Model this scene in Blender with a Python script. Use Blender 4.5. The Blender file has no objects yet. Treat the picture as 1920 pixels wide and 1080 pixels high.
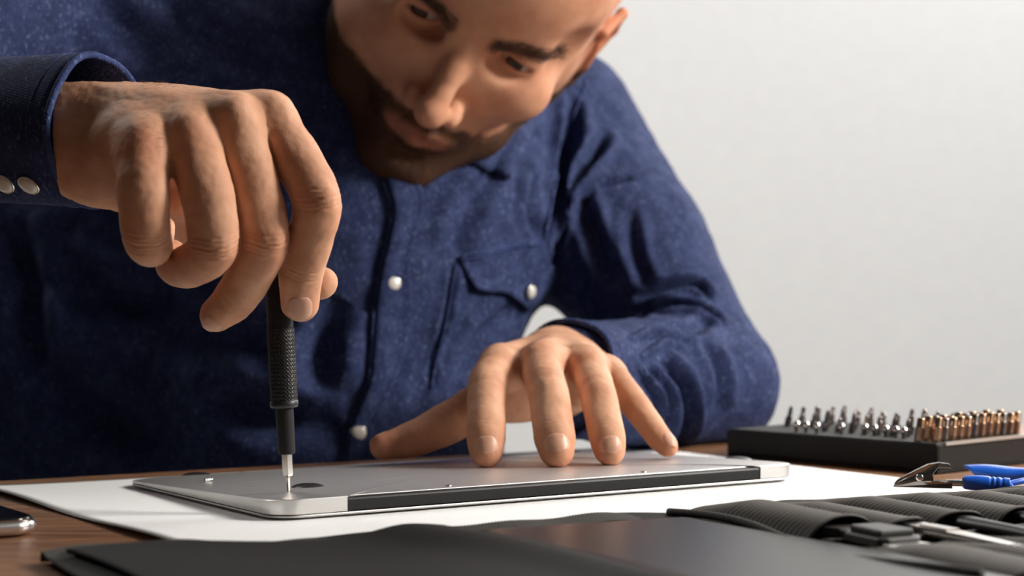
import bpy, math, random
import numpy as np
from mathutils import Vector, Matrix, noise
from mathutils.bvhtree import BVHTree

# ---------------------------------------------------------------- scene, camera, light
C = bpy.context.scene.collection
SC = bpy.context.scene
MM = 0.001
FPX = 3400.0          # focal length in pixels of the 1920 frame
CAMH = 100.5          # camera height above the table top, mm
cam_d = bpy.data.cameras.new('camera'); cam = bpy.data.objects.new('camera', cam_d); C.objects.link(cam)
cam_d.sensor_width = 36; cam_d.lens = FPX / 1920 * 36
cam.location = (0, 0, CAMH * MM); cam.rotation_euler = (math.pi / 2, 0, 0)
cam_d.clip_start = 0.02; cam_d.clip_end = 50
cam_d.dof.use_dof = True; cam_d.dof.focus_distance = 0.83; cam_d.dof.aperture_fstop = 8.5
SC.camera = cam
SC.view_settings.view_transform = 'Standard'; SC.view_settings.look = 'None'
SC.view_settings.exposure = 0.0; SC.view_settings.gamma = 1.0; SC.view_settings.use_curve_mapping = False
w = bpy.data.worlds.new('world'); SC.world = w; w.use_nodes = True
w.node_tree.nodes['Background'].inputs[0].default_value = (1.0, 0.97, 0.93, 1)
w.node_tree.nodes['Background'].inputs[1].default_value = 0.045

def area(name, loc, target, size, power, color=(1, 1, 1), sizey=None):
    d = bpy.data.lights.new(name, 'AREA'); o = bpy.data.objects.new(name, d); C.objects.link(o)
    d.energy = power; d.color = color; d.size = size
    if sizey: d.shape = 'RECTANGLE'; d.size_y = sizey
    o.location = loc
    o.rotation_euler = (Vector(target) - Vector(loc)).to_track_quat('-Z', 'Y').to_euler()
    return o
area('window_light', (1.16, 0.78, 0.70), (-0.02, 0.95, 0.10), 0.30, 25.0, (1.0, 0.95, 0.89), 0.34)
area('side_softbox', (1.36, 0.30, 0.42), (-0.05, 0.85, 0.05), 0.55, 2.4, (1.0, 0.97, 0.94), 0.8)
area('back_window', (0.9, 2.1, 0.62), (0.0, 0.9, 0.05), 0.7, 7.0, (1.0, 0.98, 0.96))
area('wall_fill_right', (1.6, 2.2, 2.0), (0.5, 3.4, 0.25), 1.2, 53, (1.0, 0.985, 0.96))  # added unseen fill, only there to brighten the back wall
area('wall_fill_left', (-1.6, 2.2, 2.0), (-0.4, 3.4, 0.1), 1.2, 44, (1.0, 0.985, 0.96))  # second added fill for the wall's left part, no fixture there

# ---------------------------------------------------------------- helpers
def px(x, y, Y):
    """point at depth Y (mm) seen at pixel x, y -> mm"""
    return np.array([(x - 960) * Y / FPX, Y, CAMH - (y - 540) * Y / FPX])

def tag(o, label=None, cat=None, group=None, kind=None):
    if label: o['label'] = label
    if cat: o['category'] = cat
    if group: o['group'] = group
    if kind: o['kind'] = kind
    return o

def empty(name, loc, label, cat, group=None):
    o = bpy.data.objects.new(name, None); C.objects.link(o)
    o.empty_display_size = 0.01
    o.location = Vector(loc) * MM
    return tag(o, label, cat, group)

def mesh_obj(name, verts, faces, mat, parent=None, smooth=True, origin=None):
    """verts in mm world space"""
    me = bpy.data.meshes.new(name)
    V = np.asarray(verts, dtype=float).reshape(-1, 3)
    if parent is not None:
        root = parent; off = np.zeros(3)
        while root is not None:
            off += np.array(root.location) / MM; root = root.parent
    else:
        off = np.zeros(3) if origin is None else np.array(origin, dtype=float)
    me.from_pydata(((V - off) * MM).tolist(), [], faces if isinstance(faces, list) else faces.tolist())
    me.update()
    if smooth: me.polygons.foreach_set('use_smooth', [True] * len(me.polygons))
    if mat is not None: me.materials.append(mat)
    o = bpy.data.objects.new(name, me); C.objects.link(o)
    if parent is not None: o.parent = parent
    elif origin is not None: o.location = Vector(origin) * MM
    return o

def autosmooth(o, ang=35):
    me = o.data
    import bmesh
    bm = bmesh.new(); bm.from_mesh(me)
    bmesh.ops.recalc_face_normals(bm, faces=bm.faces)
    for e in bm.edges:
        if len(e.link_faces) == 2 and e.calc_face_angle(0) > math.radians(ang): e.smooth = False
    bm.to_mesh(me); bm.free()
    return o

def bevel(o, wdt, seg=2):
    m = o.modifiers.new('bevel', 'BEVEL'); m.width = wdt * MM; m.segments = seg; m.limit_method = 'ANGLE'; m.angle_limit = math.radians(30)
    return o

def solid(o, t, off=-1):
    m = o.modifiers.new('solid', 'SOLIDIFY'); m.thickness = t * MM; m.offset = off
    return o

def norm(v):
    v = np.asarray(v, dtype=float); return v / np.linalg.norm(v)

def tube(path, radii, seg=16, cap=True, squash=None, up=(0, 0, 1)):
    """generalised tube along path (N,3); radii scalar or list of (ra, rb); returns verts, faces"""
    P = np.asarray(path, dtype=float); n = len(P)
    R = [(r, r) if np.isscalar(r) else r for r in (radii if hasattr(radii, '__len__') else [radii] * n)]
    T = np.gradient(P, axis=0); T /= np.linalg.norm(T, axis=1)[:, None]
    vs = []
    u0 = np.array(up, dtype=float)
    for i in range(n):
        s = np.cross(T[i], u0)
        if np.linalg.norm(s) < 1e-4: s = np.cross(T[i], [0, 1, 0.1])
        s = norm(s); u = np.cross(s, T[i])
        for k in range(seg):
            a = 2 * math.pi * k / seg
            vs.append(P[i] + s * R[i][0] * math.cos(a) + u * R[i][1] * math.sin(a))
    fs = []
    for i in range(n - 1):
        for k in range(seg):
            k2 = (k + 1) % seg
            fs.append((i * seg + k, i * seg + k2, (i + 1) * seg + k2, (i + 1) * seg + k))
    if cap:
        fs.append(tuple(range(seg))[::-1]); fs.append(tuple((n - 1) * seg + k for k in range(seg)))
    return vs, fs

def lathe(base, axis, prof, seg=32):
    """prof: list of (height, radius) along axis"""
    axis = norm(axis); s = norm(np.cross(axis, [0.3, 1, 0.2])); u = np.cross(axis, s)
    vs = []; fs = []
    for h, r in prof:
        for k in range(seg):
            a = 2 * math.pi * k / seg
            vs.append(np.asarray(base) + axis * h + (s * math.cos(a) + u * math.sin(a)) * r)
    n = len(prof)
    for i in range(n - 1):
        for k in range(seg):
            k2 = (k + 1) % seg
            fs.append((i * seg + k, i * seg + k2, (i + 1) * seg + k2, (i + 1) * seg + k))
    fs.append(tuple(range(seg))[::-1]); fs.append(tuple((n - 1) * seg + k for k in range(seg)))
    return vs, fs

def join(parts):
    V = []; F = []
    for v, f in parts:
        o = len(V); V += [tuple(x) for x in v]; F += [tuple(i + o for i in q) for q in f]
    return V, F

def box(c, ax, ay, az, hx, hy, hz):
    c = np.asarray(c, float); ax, ay, az = map(lambda q: np.asarray(q, float), (ax, ay, az))
    vs = [c + ax * hx * i + ay * hy * j + az * hz * k for k in (-1, 1) for j in (-1, 1) for i in (-1, 1)]
    fs = [(0, 2, 3, 1), (4, 5, 7, 6), (0, 1, 5, 4), (2, 6, 7, 3), (0, 4, 6, 2), (1, 3, 7, 5)]
    return vs, fs

def grid_surf(fn, us, vs_):
    V = [fn(u, v) for u in us for v in vs_]
    m = len(vs_)
    F = [(i * m + j, (i + 1) * m + j, (i + 1) * m + j + 1, i * m + j + 1) for i in range(len(us) - 1) for j in range(m - 1)]
    return V, F

def extrude_poly(pts, normal, t):
    n = np.asarray(normal, float); k = len(pts)
    V = [np.asarray(p, float) for p in pts] + [np.asarray(p, float) + n * t for p in pts]
    F = [tuple(range(k))[::-1], tuple(range(k, 2 * k))] + [(i, (i + 1) % k, k + (i + 1) % k, k + i) for i in range(k)]
    return V, F

# ---------------------------------------------------------------- materials
def mat(name, color, rough=0.6, metal=0.0, **kw):
    m = bpy.data.materials.new(name); m.use_nodes = True
    b = m.node_tree.nodes['Principled BSDF']
    b.inputs['Base Color'].default_value = (*color, 1); b.inputs['Roughness'].default_value = rough
    b.inputs['Metallic'].default_value = metal
    for k, v in kw.items(): b.inputs[k].default_value = v
    return m
def N(m, t, **kw):
    n = m.node_tree.nodes.new(t)
    for k, v in kw.items():
        if k.startswith('_'): setattr(n, k[1:], v)
        else: n.inputs[k.replace('_', ' ')].default_value = v
    return n
def L(m, a, ao, b, bi): m.node_tree.links.new(a.outputs[ao], b.inputs[bi])
def ramp(m, stops):
    r = m.node_tree.nodes.new('ShaderNodeValToRGB'); e = r.color_ramp.elements
    while len(e) < len(stops): e.new(0.5)
    for q, (p, c) in zip(e, stops): q.position = p; q.color = (*c, 1)
    return r
def bump(m, src, out, strength, dist):
    b = m.node_tree.nodes['Principled BSDF']
    n = N(m, 'ShaderNodeBump', Strength=strength, Distance=dist)
    L(m, src, out, n, 'Height'); 
    old = b.inputs['Normal'].links
    if old:
        m.node_tree.links.new(old[0].from_socket, n.inputs['Normal'])
    L(m, n, 'Normal', b, 'Normal')
    return n

def mat_skin():
    m = mat('skin', (0.5, 0.27, 0.17), 0.56)
    b = m.node_tree.nodes['Principled BSDF']
    b.inputs['Subsurface Weight'].default_value = 0.12
    b.inputs['Subsurface Radius'].default_value = (1.0, 0.35, 0.18)
    b.inputs['Subsurface Scale'].default_value = 0.004
    b.inputs['Specular IOR Level'].default_value = 0.13
    tc = N(m, 'ShaderNodeTexCoord')
    n1 = N(m, 'ShaderNodeTexNoise', Scale=60.0, Detail=4.0); L(m, tc, 'Object', n1, 'Vector')
    r1 = ramp(m, [(0.3, (0.50, 0.25, 0.150)), (0.55, (0.61, 0.33, 0.205)), (0.8, (0.68, 0.40, 0.265))])
    L(m, n1, 'Fac', r1, 'Fac')
    at = N(m, 'ShaderNodeAttribute', _attribute_name='flush_shade')
    mx = N(m, 'ShaderNodeMixRGB'); mx.inputs[2].default_value = (0.55, 0.20, 0.115, 1)
    L(m, at, 'Fac', mx, 'Fac'); L(m, r1, 'Color', mx, 1)
    at2 = N(m, 'ShaderNodeAttribute', _attribute_name='beard')
    mx2 = N(m, 'ShaderNodeMixRGB'); mx2.inputs[2].default_value = (0.040, 0.017, 0.008, 1)
    L(m, at2, 'Fac', mx2, 'Fac'); L(m, mx, 'Color', mx2, 1)
    at3 = N(m, 'ShaderNodeAttribute', _attribute_name='lips')
    mx3 = N(m, 'ShaderNodeMixRGB'); mx3.inputs[2].default_value = (0.30, 0.10, 0.065, 1)
    L(m, at3, 'Fac', mx3, 'Fac'); L(m, mx2, 'Color', mx3, 1)
    L(m, mx3, 'Color', b, 'Base Color')
    v = N(m, 'ShaderNodeTexVoronoi', Scale=1500.0); L(m, tc, 'Object', v, 'Vector')
    bump(m, v, 'Distance', 0.15, 0.0004)
    n2 = N(m, 'ShaderNodeTexNoise', Scale=180.0, Detail=6.0); L(m, tc, 'Object', n2, 'Vector')
    bump(m, n2, 'Fac', 0.2, 0.0008)
    return m

def mat_denim(name='denim', dark=1.0):
    m = mat(name, (0.04, 0.06, 0.16), 0.85)
    b = m.node_tree.nodes['Principled BSDF']
    b.inputs['Specular IOR Level'].default_value = 0.15
    b.inputs['Sheen Weight'].default_value = 0.0
    tc = N(m, 'ShaderNodeTexCoord')
    n1 = N(m, 'ShaderNodeTexNoise', Scale=75.0, Detail=7.0, Roughness=0.72); L(m, tc, 'Object', n1, 'Vector')
    k = dark
    r1 = ramp(m, [(0.30, (0.014 * k, 0.021 * k, 0.062 * k)), (0.52, (0.025 * k, 0.036 * k, 0.100 * k)), (0.75, (0.055 * k, 0.072 * k, 0.165 * k))])
    L(m, n1, 'Fac', r1, 'Fac')
    # pale slubs
    mp = N(m, 'ShaderNodeMapping'); mp.inputs['Scale'].default_value = (2.2, 1.0, 1.0); L(m, tc, 'Object', mp, 'Vector')
    n2 = N(m, 'ShaderNodeTexNoise', Scale=330.0, Detail=3.0, Roughness=0.6); L(m, mp, 'Vector', n2, 'Vector')
    r2 = ramp(m, [(0.57, (0, 0, 0)), (0.74, (1, 1, 1))]); L(m, n2, 'Fac', r2, 'Fac')
    mx = N(m, 'ShaderNodeMixRGB'); mx.inputs[2].default_value = (0.16 * k, 0.21 * k, 0.34 * k, 1)
    ml = N(m, 'ShaderNodeMath', _operation='MULTIPLY'); ml.inputs[1].default_value = 0.7
    L(m, r2, 'Color', ml, 0); L(m, ml, 'Value', mx, 'Fac'); L(m, r1, 'Color', mx, 1)
    L(m, mx, 'Color', b, 'Base Color')
    wv = N(m, 'ShaderNodeTexWave', Scale=320.0, Distortion=1.5); wv.bands_direction = 'DIAGONAL'; L(m, tc, 'Object', wv, 'Vector')
    bump(m, wv, 'Fac', 0.25, 0.0005)
    bump(m, n2, 'Fac', 0.35, 0.0009)
    return m

def mat_wood():
    m = mat('table_wood', (0.25, 0.12, 0.06), 0.42)
    b = m.node_tree.nodes['Principled BSDF']
    tc = N(m, 'ShaderNodeTexCoord'); mp = N(m, 'ShaderNodeMapping')
    mp.inputs['Rotation'].default_value = (0, 0, math.radians(-28)); mp.inputs['Scale'].default_value = (6, 70, 10)
    L(m, tc, 'Object', mp, 'Vector')
    n1 = N(m, 'ShaderNodeTexNoise', Scale=2.0, Detail=9.0, Roughness=0.65, Distortion=0.6); L(m, mp, 'Vector', n1, 'Vector')
    r = ramp(m, [(0.28, (0.075, 0.032, 0.016)), (0.45, (0.19, 0.088, 0.042)), (0.62, (0.30, 0.155, 0.08)), (0.8, (0.36, 0.20, 0.11))])
    L(m, n1, 'Fac', r, 'Fac'); L(m, r, 'Color', b, 'Base Color')
    bump(m, n1, 'Fac', 0.3, 0.001)
    return m

def mat_fabric(name, c1, c2, rough=0.75, scale=900, bs=0.4, spec=0.3):
    m = mat(name, c1, rough); b = m.node_tree.nodes['Principled BSDF']
    b.inputs['Specular IOR Level'].default_value = spec
    tc = N(m, 'ShaderNodeTexCoord')
    n = N(m, 'ShaderNodeTexNoise', Scale=float(scale), Detail=3.0); L(m, tc, 'Object', n, 'Vector')
    r = ramp(m, [(0.35, c1), (0.7, c2)]); L(m, n, 'Fac', r, 'Fac'); L(m, r, 'Color', b, 'Base Color')
    bump(m, n, 'Fac', bs, 0.0006)
    return m

def mat_alu(name='aluminium', col=(0.74, 0.72, 0.70), rough=0.42):
    m = mat(name, col, rough, 1.0); b = m.node_tree.nodes['Principled BSDF']
    tc = N(m, 'ShaderNodeTexCoord')
    n = N(m, 'ShaderNodeTexNoise', Scale=2600.0, Detail=2.0); L(m, tc, 'Object', n, 'Vector')
    bump(m, n, 'Fac', 0.06, 0.0002)
    return m

SKIN = mat_skin(); DENIM = mat_denim(); DENIM_SEAM = mat_denim('denim_seam', 1.5); WOOD = mat_wood()
ALU = mat_alu(); CHROME = mat('chrome', (0.72, 0.70, 0.67), 0.16, 1.0); STEEL = mat('steel', (0.62, 0.58, 0.54), 0.28, 1.0)
NAIL = mat('nail', (0.60, 0.32, 0.215), 0.42, 0.0); NAIL.node_tree.nodes['Principled BSDF'].inputs['Subsurface Weight'].default_value = 0.1
NAIL.node_tree.nodes['Principled BSDF'].inputs['Subsurface Scale'].default_value = 0.002
BLACK = mat('black_plastic', (0.016, 0.016, 0.017), 0.42); BLACKM = mat('black_matt', (0.007, 0.007, 0.0075), 0.6); BLACKM.node_tree.nodes['Principled BSDF'].inputs['Specular IOR Level'].default_value = 0.3
HINGE = mat('hinge_plastic', (0.011, 0.010, 0.010), 0.45); HINGE.node_tree.nodes['Principled BSDF'].inputs['Specular IOR Level'].default_value = 0.3
PEARL = mat('pearl_snap', (0.72, 0.68, 0.62), 0.22); PEARL.node_tree.nodes['Principled BSDF'].inputs['Coat Weight'].default_value = 0.5
HAIR = mat('dark_hair', (0.020, 0.009, 0.005), 0.65); FUZZ = mat('arm_hair', (0.35, 0.20, 0.10), 0.5)
PAPER = mat_fabric('paper', (0.80, 0.80, 0.79), (0.83, 0.83, 0.82), 0.85, 300, 0.05)
WALL = mat_fabric('wall_paint', (0.80, 0.80, 0.80), (0.83, 0.83, 0.83), 0.9, 40, 0.03)

# ---------------------------------------------------------------- SDF field + surface nets
class Field:
    def __init__(s, lo, hi, h):
        s.lo = np.array(lo, float); s.h = h
        s.n = np.ceil((np.array(hi, float) - s.lo) / h).astype(int) + 1
        s.ax = [(s.lo[i] + np.arange(s.n[i]) * h).astype(np.float32) for i in range(3)]
        s.V = np.full(s.n, 30.0, np.float32)
    def sl(s, lo, hi):
        a = np.clip(np.floor((np.array(lo) - s.lo) / s.h).astype(int), 0, s.n)
        b = np.clip(np.ceil((np.array(hi) - s.lo) / s.h).astype(int) + 1, 0, s.n)
        return tuple(slice(a[i], b[i]) for i in range(3))
    def pts(s, q):
        return (s.ax[0][q[0]][:, None, None], s.ax[1][q[1]][None, :, None], s.ax[2][q[2]][None, None, :])

def smin(a, b, k):
    if k <= 0: return np.minimum(a, b)
    h = np.maximum(k - np.abs(a - b), 0) / k
    return np.minimum(a, b) - h * h * k * 0.25
def smax(a, b, k): return -smin(-a, -b, k)

def d_cone(P, a, b, r1, r2):
    ba = b - a; L2 = float(ba @ ba) + 1e-9
    X, Y, Z = P[0] - a[0], P[1] - a[1], P[2] - a[2]
    t = np.clip((X * ba[0] + Y * ba[1] + Z * ba[2]) / L2, 0, 1)
    dx = X - t * ba[0]; dy = Y - t * ba[1]; dz = Z - t * ba[2]
    return np.sqrt(dx * dx + dy * dy + dz * dz) - (r1 + (r2 - r1) * t)
def d_ell(P, c, R, r):
    """R: rows are local axes in world"""
    X, Y, Z = P[0] - c[0], P[1] - c[1], P[2] - c[2]
    k0 = 0; k1 = 0
    for i in range(3):
        q = X * R[i][0] + Y * R[i][1] + Z * R[i][2]
        k0 = k0 + (q / r[i]) ** 2; k1 = k1 + (q / r[i] ** 2) ** 2
    k0 = np.sqrt(k0); k1 = np.sqrt(k1)
    return k0 * (k0 - 1) / np.maximum(k1, 1e-6)
I3 = np.eye(3)

def prim_bounds(p, m):
    if p[0] == 'cone':
        _, a, b, r1, r2, k = p; r = max(r1, r2) + k + m
        return np.minimum(a, b) - r, np.maximum(a, b) + r
    _, c, R, r, k = p; q = max(r) + k + m
    return c - q, c + q
def prim_eval(P, p):
    return d_cone(P, p[1], p[2], p[3], p[4]) if p[0] == 'cone' else d_ell(P, p[1], p[2], p[3])
def cone(a, b, r1, r2, k=4): return ('cone', np.array(a, float), np.array(b, float), r1, r2, k)
def ell(c, r, k=4, R=I3): return ('ell', np.array(c, float), np.array(R, float), r, k)

def add(F, prims, V=None, mode='add', m=4):
    V = F.V if V is None else V
    for p in prims:
        lo, hi = prim_bounds(p, m); q = F.sl(lo, hi)
        if any(s.stop <= s.start for s in q): continue
        d = prim_eval(F.pts(q), p)
        V[q] = smin(V[q], d, p[-1]) if mode == 'add' else smax(V[q], -d, p[-1])
    return V

def relax(v, f, it=2, lam=0.5):
    for _ in range(it):
        a = np.zeros_like(v); c = np.zeros(len(v))
        for k in range(4):
            for m in ((k + 1) % 4, (k + 3) % 4):
                for d in range(3): a[:, d] += np.bincount(f[:, k], v[f[:, m], d], len(v))
                c += np.bincount(f[:, k], minlength=len(v))
        v = v + lam * (a / np.maximum(c, 1)[:, None] - v)
    return v
def vnormals(v, f):
    n = np.cross(v[f[:, 2]] - v[f[:, 0]], v[f[:, 3]] - v[f[:, 1]]); o = np.zeros_like(v)
    for k in range(4):
        for d in range(3): o[:, d] += np.bincount(f[:, k], n[:, d], len(v))
    return o / (np.linalg.norm(o, axis=1)[:, None] + 1e-9)
def crease_verts(v, f, cr):
    n = vnormals(v, f); disp = np.zeros(len(v))
    for c, ax, dn, hw, dep, wd in cr:
        r = v - c; t = r @ ax; dd = r @ dn; sd_ = np.cross(ax, dn); ss = r @ sd_
        t = t + 0.012 * ss ** 2 + 0.25 * np.sin(ss * 0.9 + c[0])
        mk = np.clip(dd / (0.35 * hw), 0, 1) * np.clip((hw - np.abs(ss)) / (0.4 * hw), 0, 1) * (np.abs(dd) < hw + 3) * ((n @ dn) > 0.1)
        disp += dep * np.exp(-(t / wd) ** 2) * mk
    return v - n * disp[:, None]
def surface_nets(F, V=None):
    V = F.V if V is None else V
    ins = V < 0
    nx, ny, nz = V.shape
    cor = [(i, j, k) for i in (0, 1) for j in (0, 1) for k in (0, 1)]
    cnt = np.zeros((nx - 1, ny - 1, nz - 1), np.int8)
    for i, j, k in cor: cnt += ins[i:nx - 1 + i, j:ny - 1 + j, k:nz - 1 + k]
    act = (cnt > 0) & (cnt < 8)
    idx = np.full(act.shape, -1, np.int64); A = np.argwhere(act); idx[act] = np.arange(len(A))
    S = np.zeros((len(A), 3)); c = np.zeros(len(A))
    for a in cor:
        for ax in range(3):
            if a[ax]: continue
            b = list(a); b[ax] = 1
            va = V[A[:, 0] + a[0], A[:, 1] + a[1], A[:, 2] + a[2]]; vb = V[A[:, 0] + b[0], A[:, 1] + b[1], A[:, 2] + b[2]]
            mk = (va < 0) != (vb < 0)
            t = np.where(mk, va / np.where(mk, va - vb, 1), 0)
            pos = np.array(a, float)[None, :] + np.eye(3)[ax][None, :] * t[:, None]
            S[mk] += pos[mk]; c[mk] += 1
    verts = F.lo + (A + S / c[:, None]) * F.h
    faces = []
    for ax in range(3):
        sl0 = [slice(None)] * 3; sl1 = [slice(None)] * 3
        sl0[ax] = slice(0, -1); sl1[ax] = slice(1, None)
        a = ins[tuple(sl0)]; b = ins[tuple(sl1)]
        E = np.argwhere(a != b); sgn = a[a != b]
        o1, o2 = [(1, 2), (2, 0), (0, 1)][ax]
        ok = (E[:, o1] > 0) & (E[:, o2] > 0) & (E[:, o1] < V.shape[o1] - 1) & (E[:, o2] < V.shape[o2] - 1)
        E = E[ok]; sgn = sgn[ok]
        def ci(d1, d2):
            Q = E.copy(); Q[:, o1] -= d1; Q[:, o2] -= d2; return idx[Q[:, 0], Q[:, 1], Q[:, 2]]
        q = np.stack([ci(1, 1), ci(0, 1), ci(0, 0), ci(1, 0)], 1)
        q[~sgn] = q[~sgn][:, ::-1]
        faces.append(q)
    return verts, np.concatenate(faces)

# ================================================================ SETTING
U = np.array([0.83, 0.557, 0]); U = norm(U); W_ = np.array([-U[1], U[0], 0]); UP = np.array([0, 0, 1.0])
TE = norm([0.85, 0.52, 0]); TN = np.array([TE[1], -TE[0], 0])    # table edge direction; TN towards the camera side
E0 = np.array([-265, 946, 0.])
wall = mesh_obj('wall_back', *box((0, 3400, 600), (1, 0, 0), (0, 1, 0), (0, 0, 1), 4000, 20, 1400), WALL, smooth=False); tag(wall, kind='structure')
FLOORM = mat_fabric('floor_paint', (0.30, 0.28, 0.26), (0.34, 0.32, 0.30), 0.6, 30, 0.05)
fl = mesh_obj('floor', *box((0, 1700, -790), (1, 0, 0), (0, 1, 0), (0, 0, 1), 4000, 2600, 40), FLOORM, smooth=False); tag(fl, kind='structure')

# table: planks side by side, parallel to the far edge, on four legs
table = empty('table', (E0[0] + 200, E0[1] - 100, -750), 'brown wooden table under the laptop and the white sheet of paper', 'table')
pw = 118.0
random.seed(3)
for i in range(7):
    c0 = E0 + TN * (pw * (i + 0.5)) + TE * 180 + UP * (-14)
    p = mesh_obj('plank', *box(c0, TE, TN, UP, 900, pw / 2 - 0.15, 14), WOOD, table, smooth=False); bevel(p, 0.8, 2)
for sx in (-640, 1000):
    for sy in (60, 760):
        mesh_obj('leg', *box(E0 + TE * sx + TN * sy + UP * (-389), TE, TN, UP, 30, 30, 361), WOOD, table, smooth=False)

# ================================================================ PAPER
C0 = np.array([-268, 907, 0.0])
def paper_pt(a, b):
    p = C0 + U * a - W_ * b
    z = 0.35 + 2.0 * math.exp(-(a / 30.0)) * (0.6 + 0.4 * math.sin(b / 28.0)) + 0.25 * math.sin(b / 55) ** 2
    return p + UP * z
pv, pf = grid_surf(paper_pt, np.linspace(0, 420, 60), np.linspace(0, 297, 50))
paper = mesh_obj('paper_sheet', pv, pf, PAPER, origin=C0); solid(paper, 0.25, 1)
tag(paper, 'large white sheet of paper lying flat under the silver laptop', 'paper')

# ================================================================ LAPTOP
P1 = np.array([-101., 773, 0]); LU = norm([250, 167, 0]); LV = np.array([-LU[1], LU[0], 0]); LW, LD = 301., 170.
Z0 = 0.7
lap = empty('laptop', P1 + LU * 150 + LV * 85, 'closed silver laptop lying bottom side up on the white paper, being unscrewed', 'laptop')
def rrect(w, d, r, n=10, x0=0, y0=0):
    pts = []
    for cx, cy, a0 in ((w - r, d - r, 0), (r, d - r, 90), (r, r, 180), (w - r, r, 270)):
        for i in range(n + 1):
            a = math.radians(a0 + 90 * i / n); pts.append((x0 + cx + r * math.cos(a), y0 + cy + r * math.sin(a)))
    return pts
def dens(pts, step=4.0):
    out = []
    for i in range(len(pts)):
        a = np.array(pts[i]); b = np.array(pts[(i + 1) % len(pts)]); n = max(1, int(np.linalg.norm(b - a) / step))
        for k in range(n): out.append(tuple(a + (b - a) * k / n))
    return out
def ztop(v): return 9.6 - 5.9 * v / LD
def crown(ins): return 2.1 * (1 - math.exp(-ins / 16.0))
def lap_pt(u, v, z): return P1 + LU * u + LV * v + UP * z
ul, ur = 35.0, 274.0
o_l = rrect(LW, LD, 13, 10)
# notch for the hinge on the near long side: after the bottom-left corner the outline runs to the right along v=0
i_bl = [i for i, p in enumerate(o_l)][2 * 11 + 11 - 1 + 0]
outline = o_l[:33] + [(ul, 0.0), (ul + 4, 4.0), (ur - 4, 4.0), (ur, 0.0)] + o_l[33:]
outline = dens(outline, 3.0)
cx, cy = LW / 2, LD / 2
rings = []
def insetpt(p, d):
    v = np.array([cx - p[0], cy - p[1]]); l = min(1.0, d / max(1e-6, min(abs(cx - p[0]) if abs(p[0] - cx) / cx > abs(p[1] - cy) / cy else 1e9, abs(cy - p[1]) if abs(p[1] - cy) / cy >= abs(p[0] - cx) / cx else 1e9)))
    return (p[0] + v[0] * l, p[1] + v[1] * l)
V = []
ring_spec = [(4.0, 'b', 0), (0.15, 'b', 0), (0, 'w', 0.3), (0, 't', -0.35), (0.35, 't', 0.0)] + [(d, 'c', 0) for d in (1.5, 3, 5, 8, 12, 17, 24, 34, 48, 66, 80)]
for d, kd, dz in ring_spec:
    for p in outline:
        q = insetpt(p, d) if d > 0 else p
        ze = ztop(q[1])
        z = {'b': Z0 + 2.35, 'w': Z0 + 2.35 + dz, 't': ze + dz, 'c': ze + crown(d)}[kd]
        V.append(lap_pt(q[0], q[1], z))
n = len(outline); Fc = []
for r in range(len(ring_spec) - 1):
    for i in range(n):
        j = (i + 1) % n; Fc.append((r * n + i, r * n + j, (r + 1) * n + j, (r + 1) * n + i))
V.append(lap_pt(cx, cy, ztop(cy) + 2.1)); last = len(V) - 1
for i in range(n): Fc.append(((len(ring_spec) - 1) * n + i, (len(ring_spec) - 1) * n + (i + 1) % n, last))
V.append(lap_pt(cx, cy, Z0 + 2.35)); last = len(V) - 1
for i in range(n): Fc.append(((i + 1) % n, i, last))
bc = mesh_obj('bottom_case', V, Fc, ALU, lap); autosmooth(bc, 30); bc.data.materials.append(BLACKM)
for pl in bc.data.polygons:
    cc_ = np.mean([V[i] for i in pl.vertices], axis=0); u_c, v_c = (cc_ - P1) @ LU, (cc_ - P1) @ LV
    if ul - 0.2 < u_c < ur + 0.2 and 0.05 < v_c < 4.2 and cc_[2] < ztop(v_c) - 0.2: pl.material_index = 1
# lid, slightly curved slab at the bottom
ol = dens(rrect(LW, LD, 13, 10), 4); V = []; Fc = []; n = len(ol)
specs = [(9, 0.15), (3, 0.35), (1, 0.7), (0.1, 1.25), (0.0, 1.6), (0.25, 1.95), (3, 2.0)]
for d, z in specs:
    for p in ol:
        q = insetpt(p, d) if d > 0 else p; V.append(lap_pt(q[0], q[1], Z0 + z))
for r in range(len(specs) - 1):
    for i in range(n):
        j = (i + 1) % n; Fc.append((r * n + i, r * n + j, (r + 1) * n + j, (r + 1) * n + i))
Fc.append(tuple(range(n))[::-1]); Fc.append(tuple((len(specs) - 1) * n + i for i in range(n)))
ld = mesh_obj('lid', V, Fc, ALU, lap); autosmooth(ld, 40)
# hinge cover: long black bar with a rounded back
prof = [(5.5, 2.3), (1.2, 2.3), (0.7, 2.6), (0.45, 3.2), (0.4, 7.2), (0.8, 7.9), (1.6, 8.2), (5.5, 8.3)]
V = []
for u in (ul + 0.4, ur - 0.4):
    for v, z in prof: V.append(lap_pt(u, v, Z0 + z))
k = len(prof)
Fc = [(i, i + 1, k + i + 1, k + i) for i in range(k - 1)] + [(k - 1, 0, k, 2 * k - 1), tuple(range(k))[::-1], tuple(range(k, 2 * k))]
hc = mesh_obj('hinge_cover', V, Fc, HINGE, lap); autosmooth(hc, 25); tag(hc, 'black plastic hinge cover along the near edge')
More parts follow.
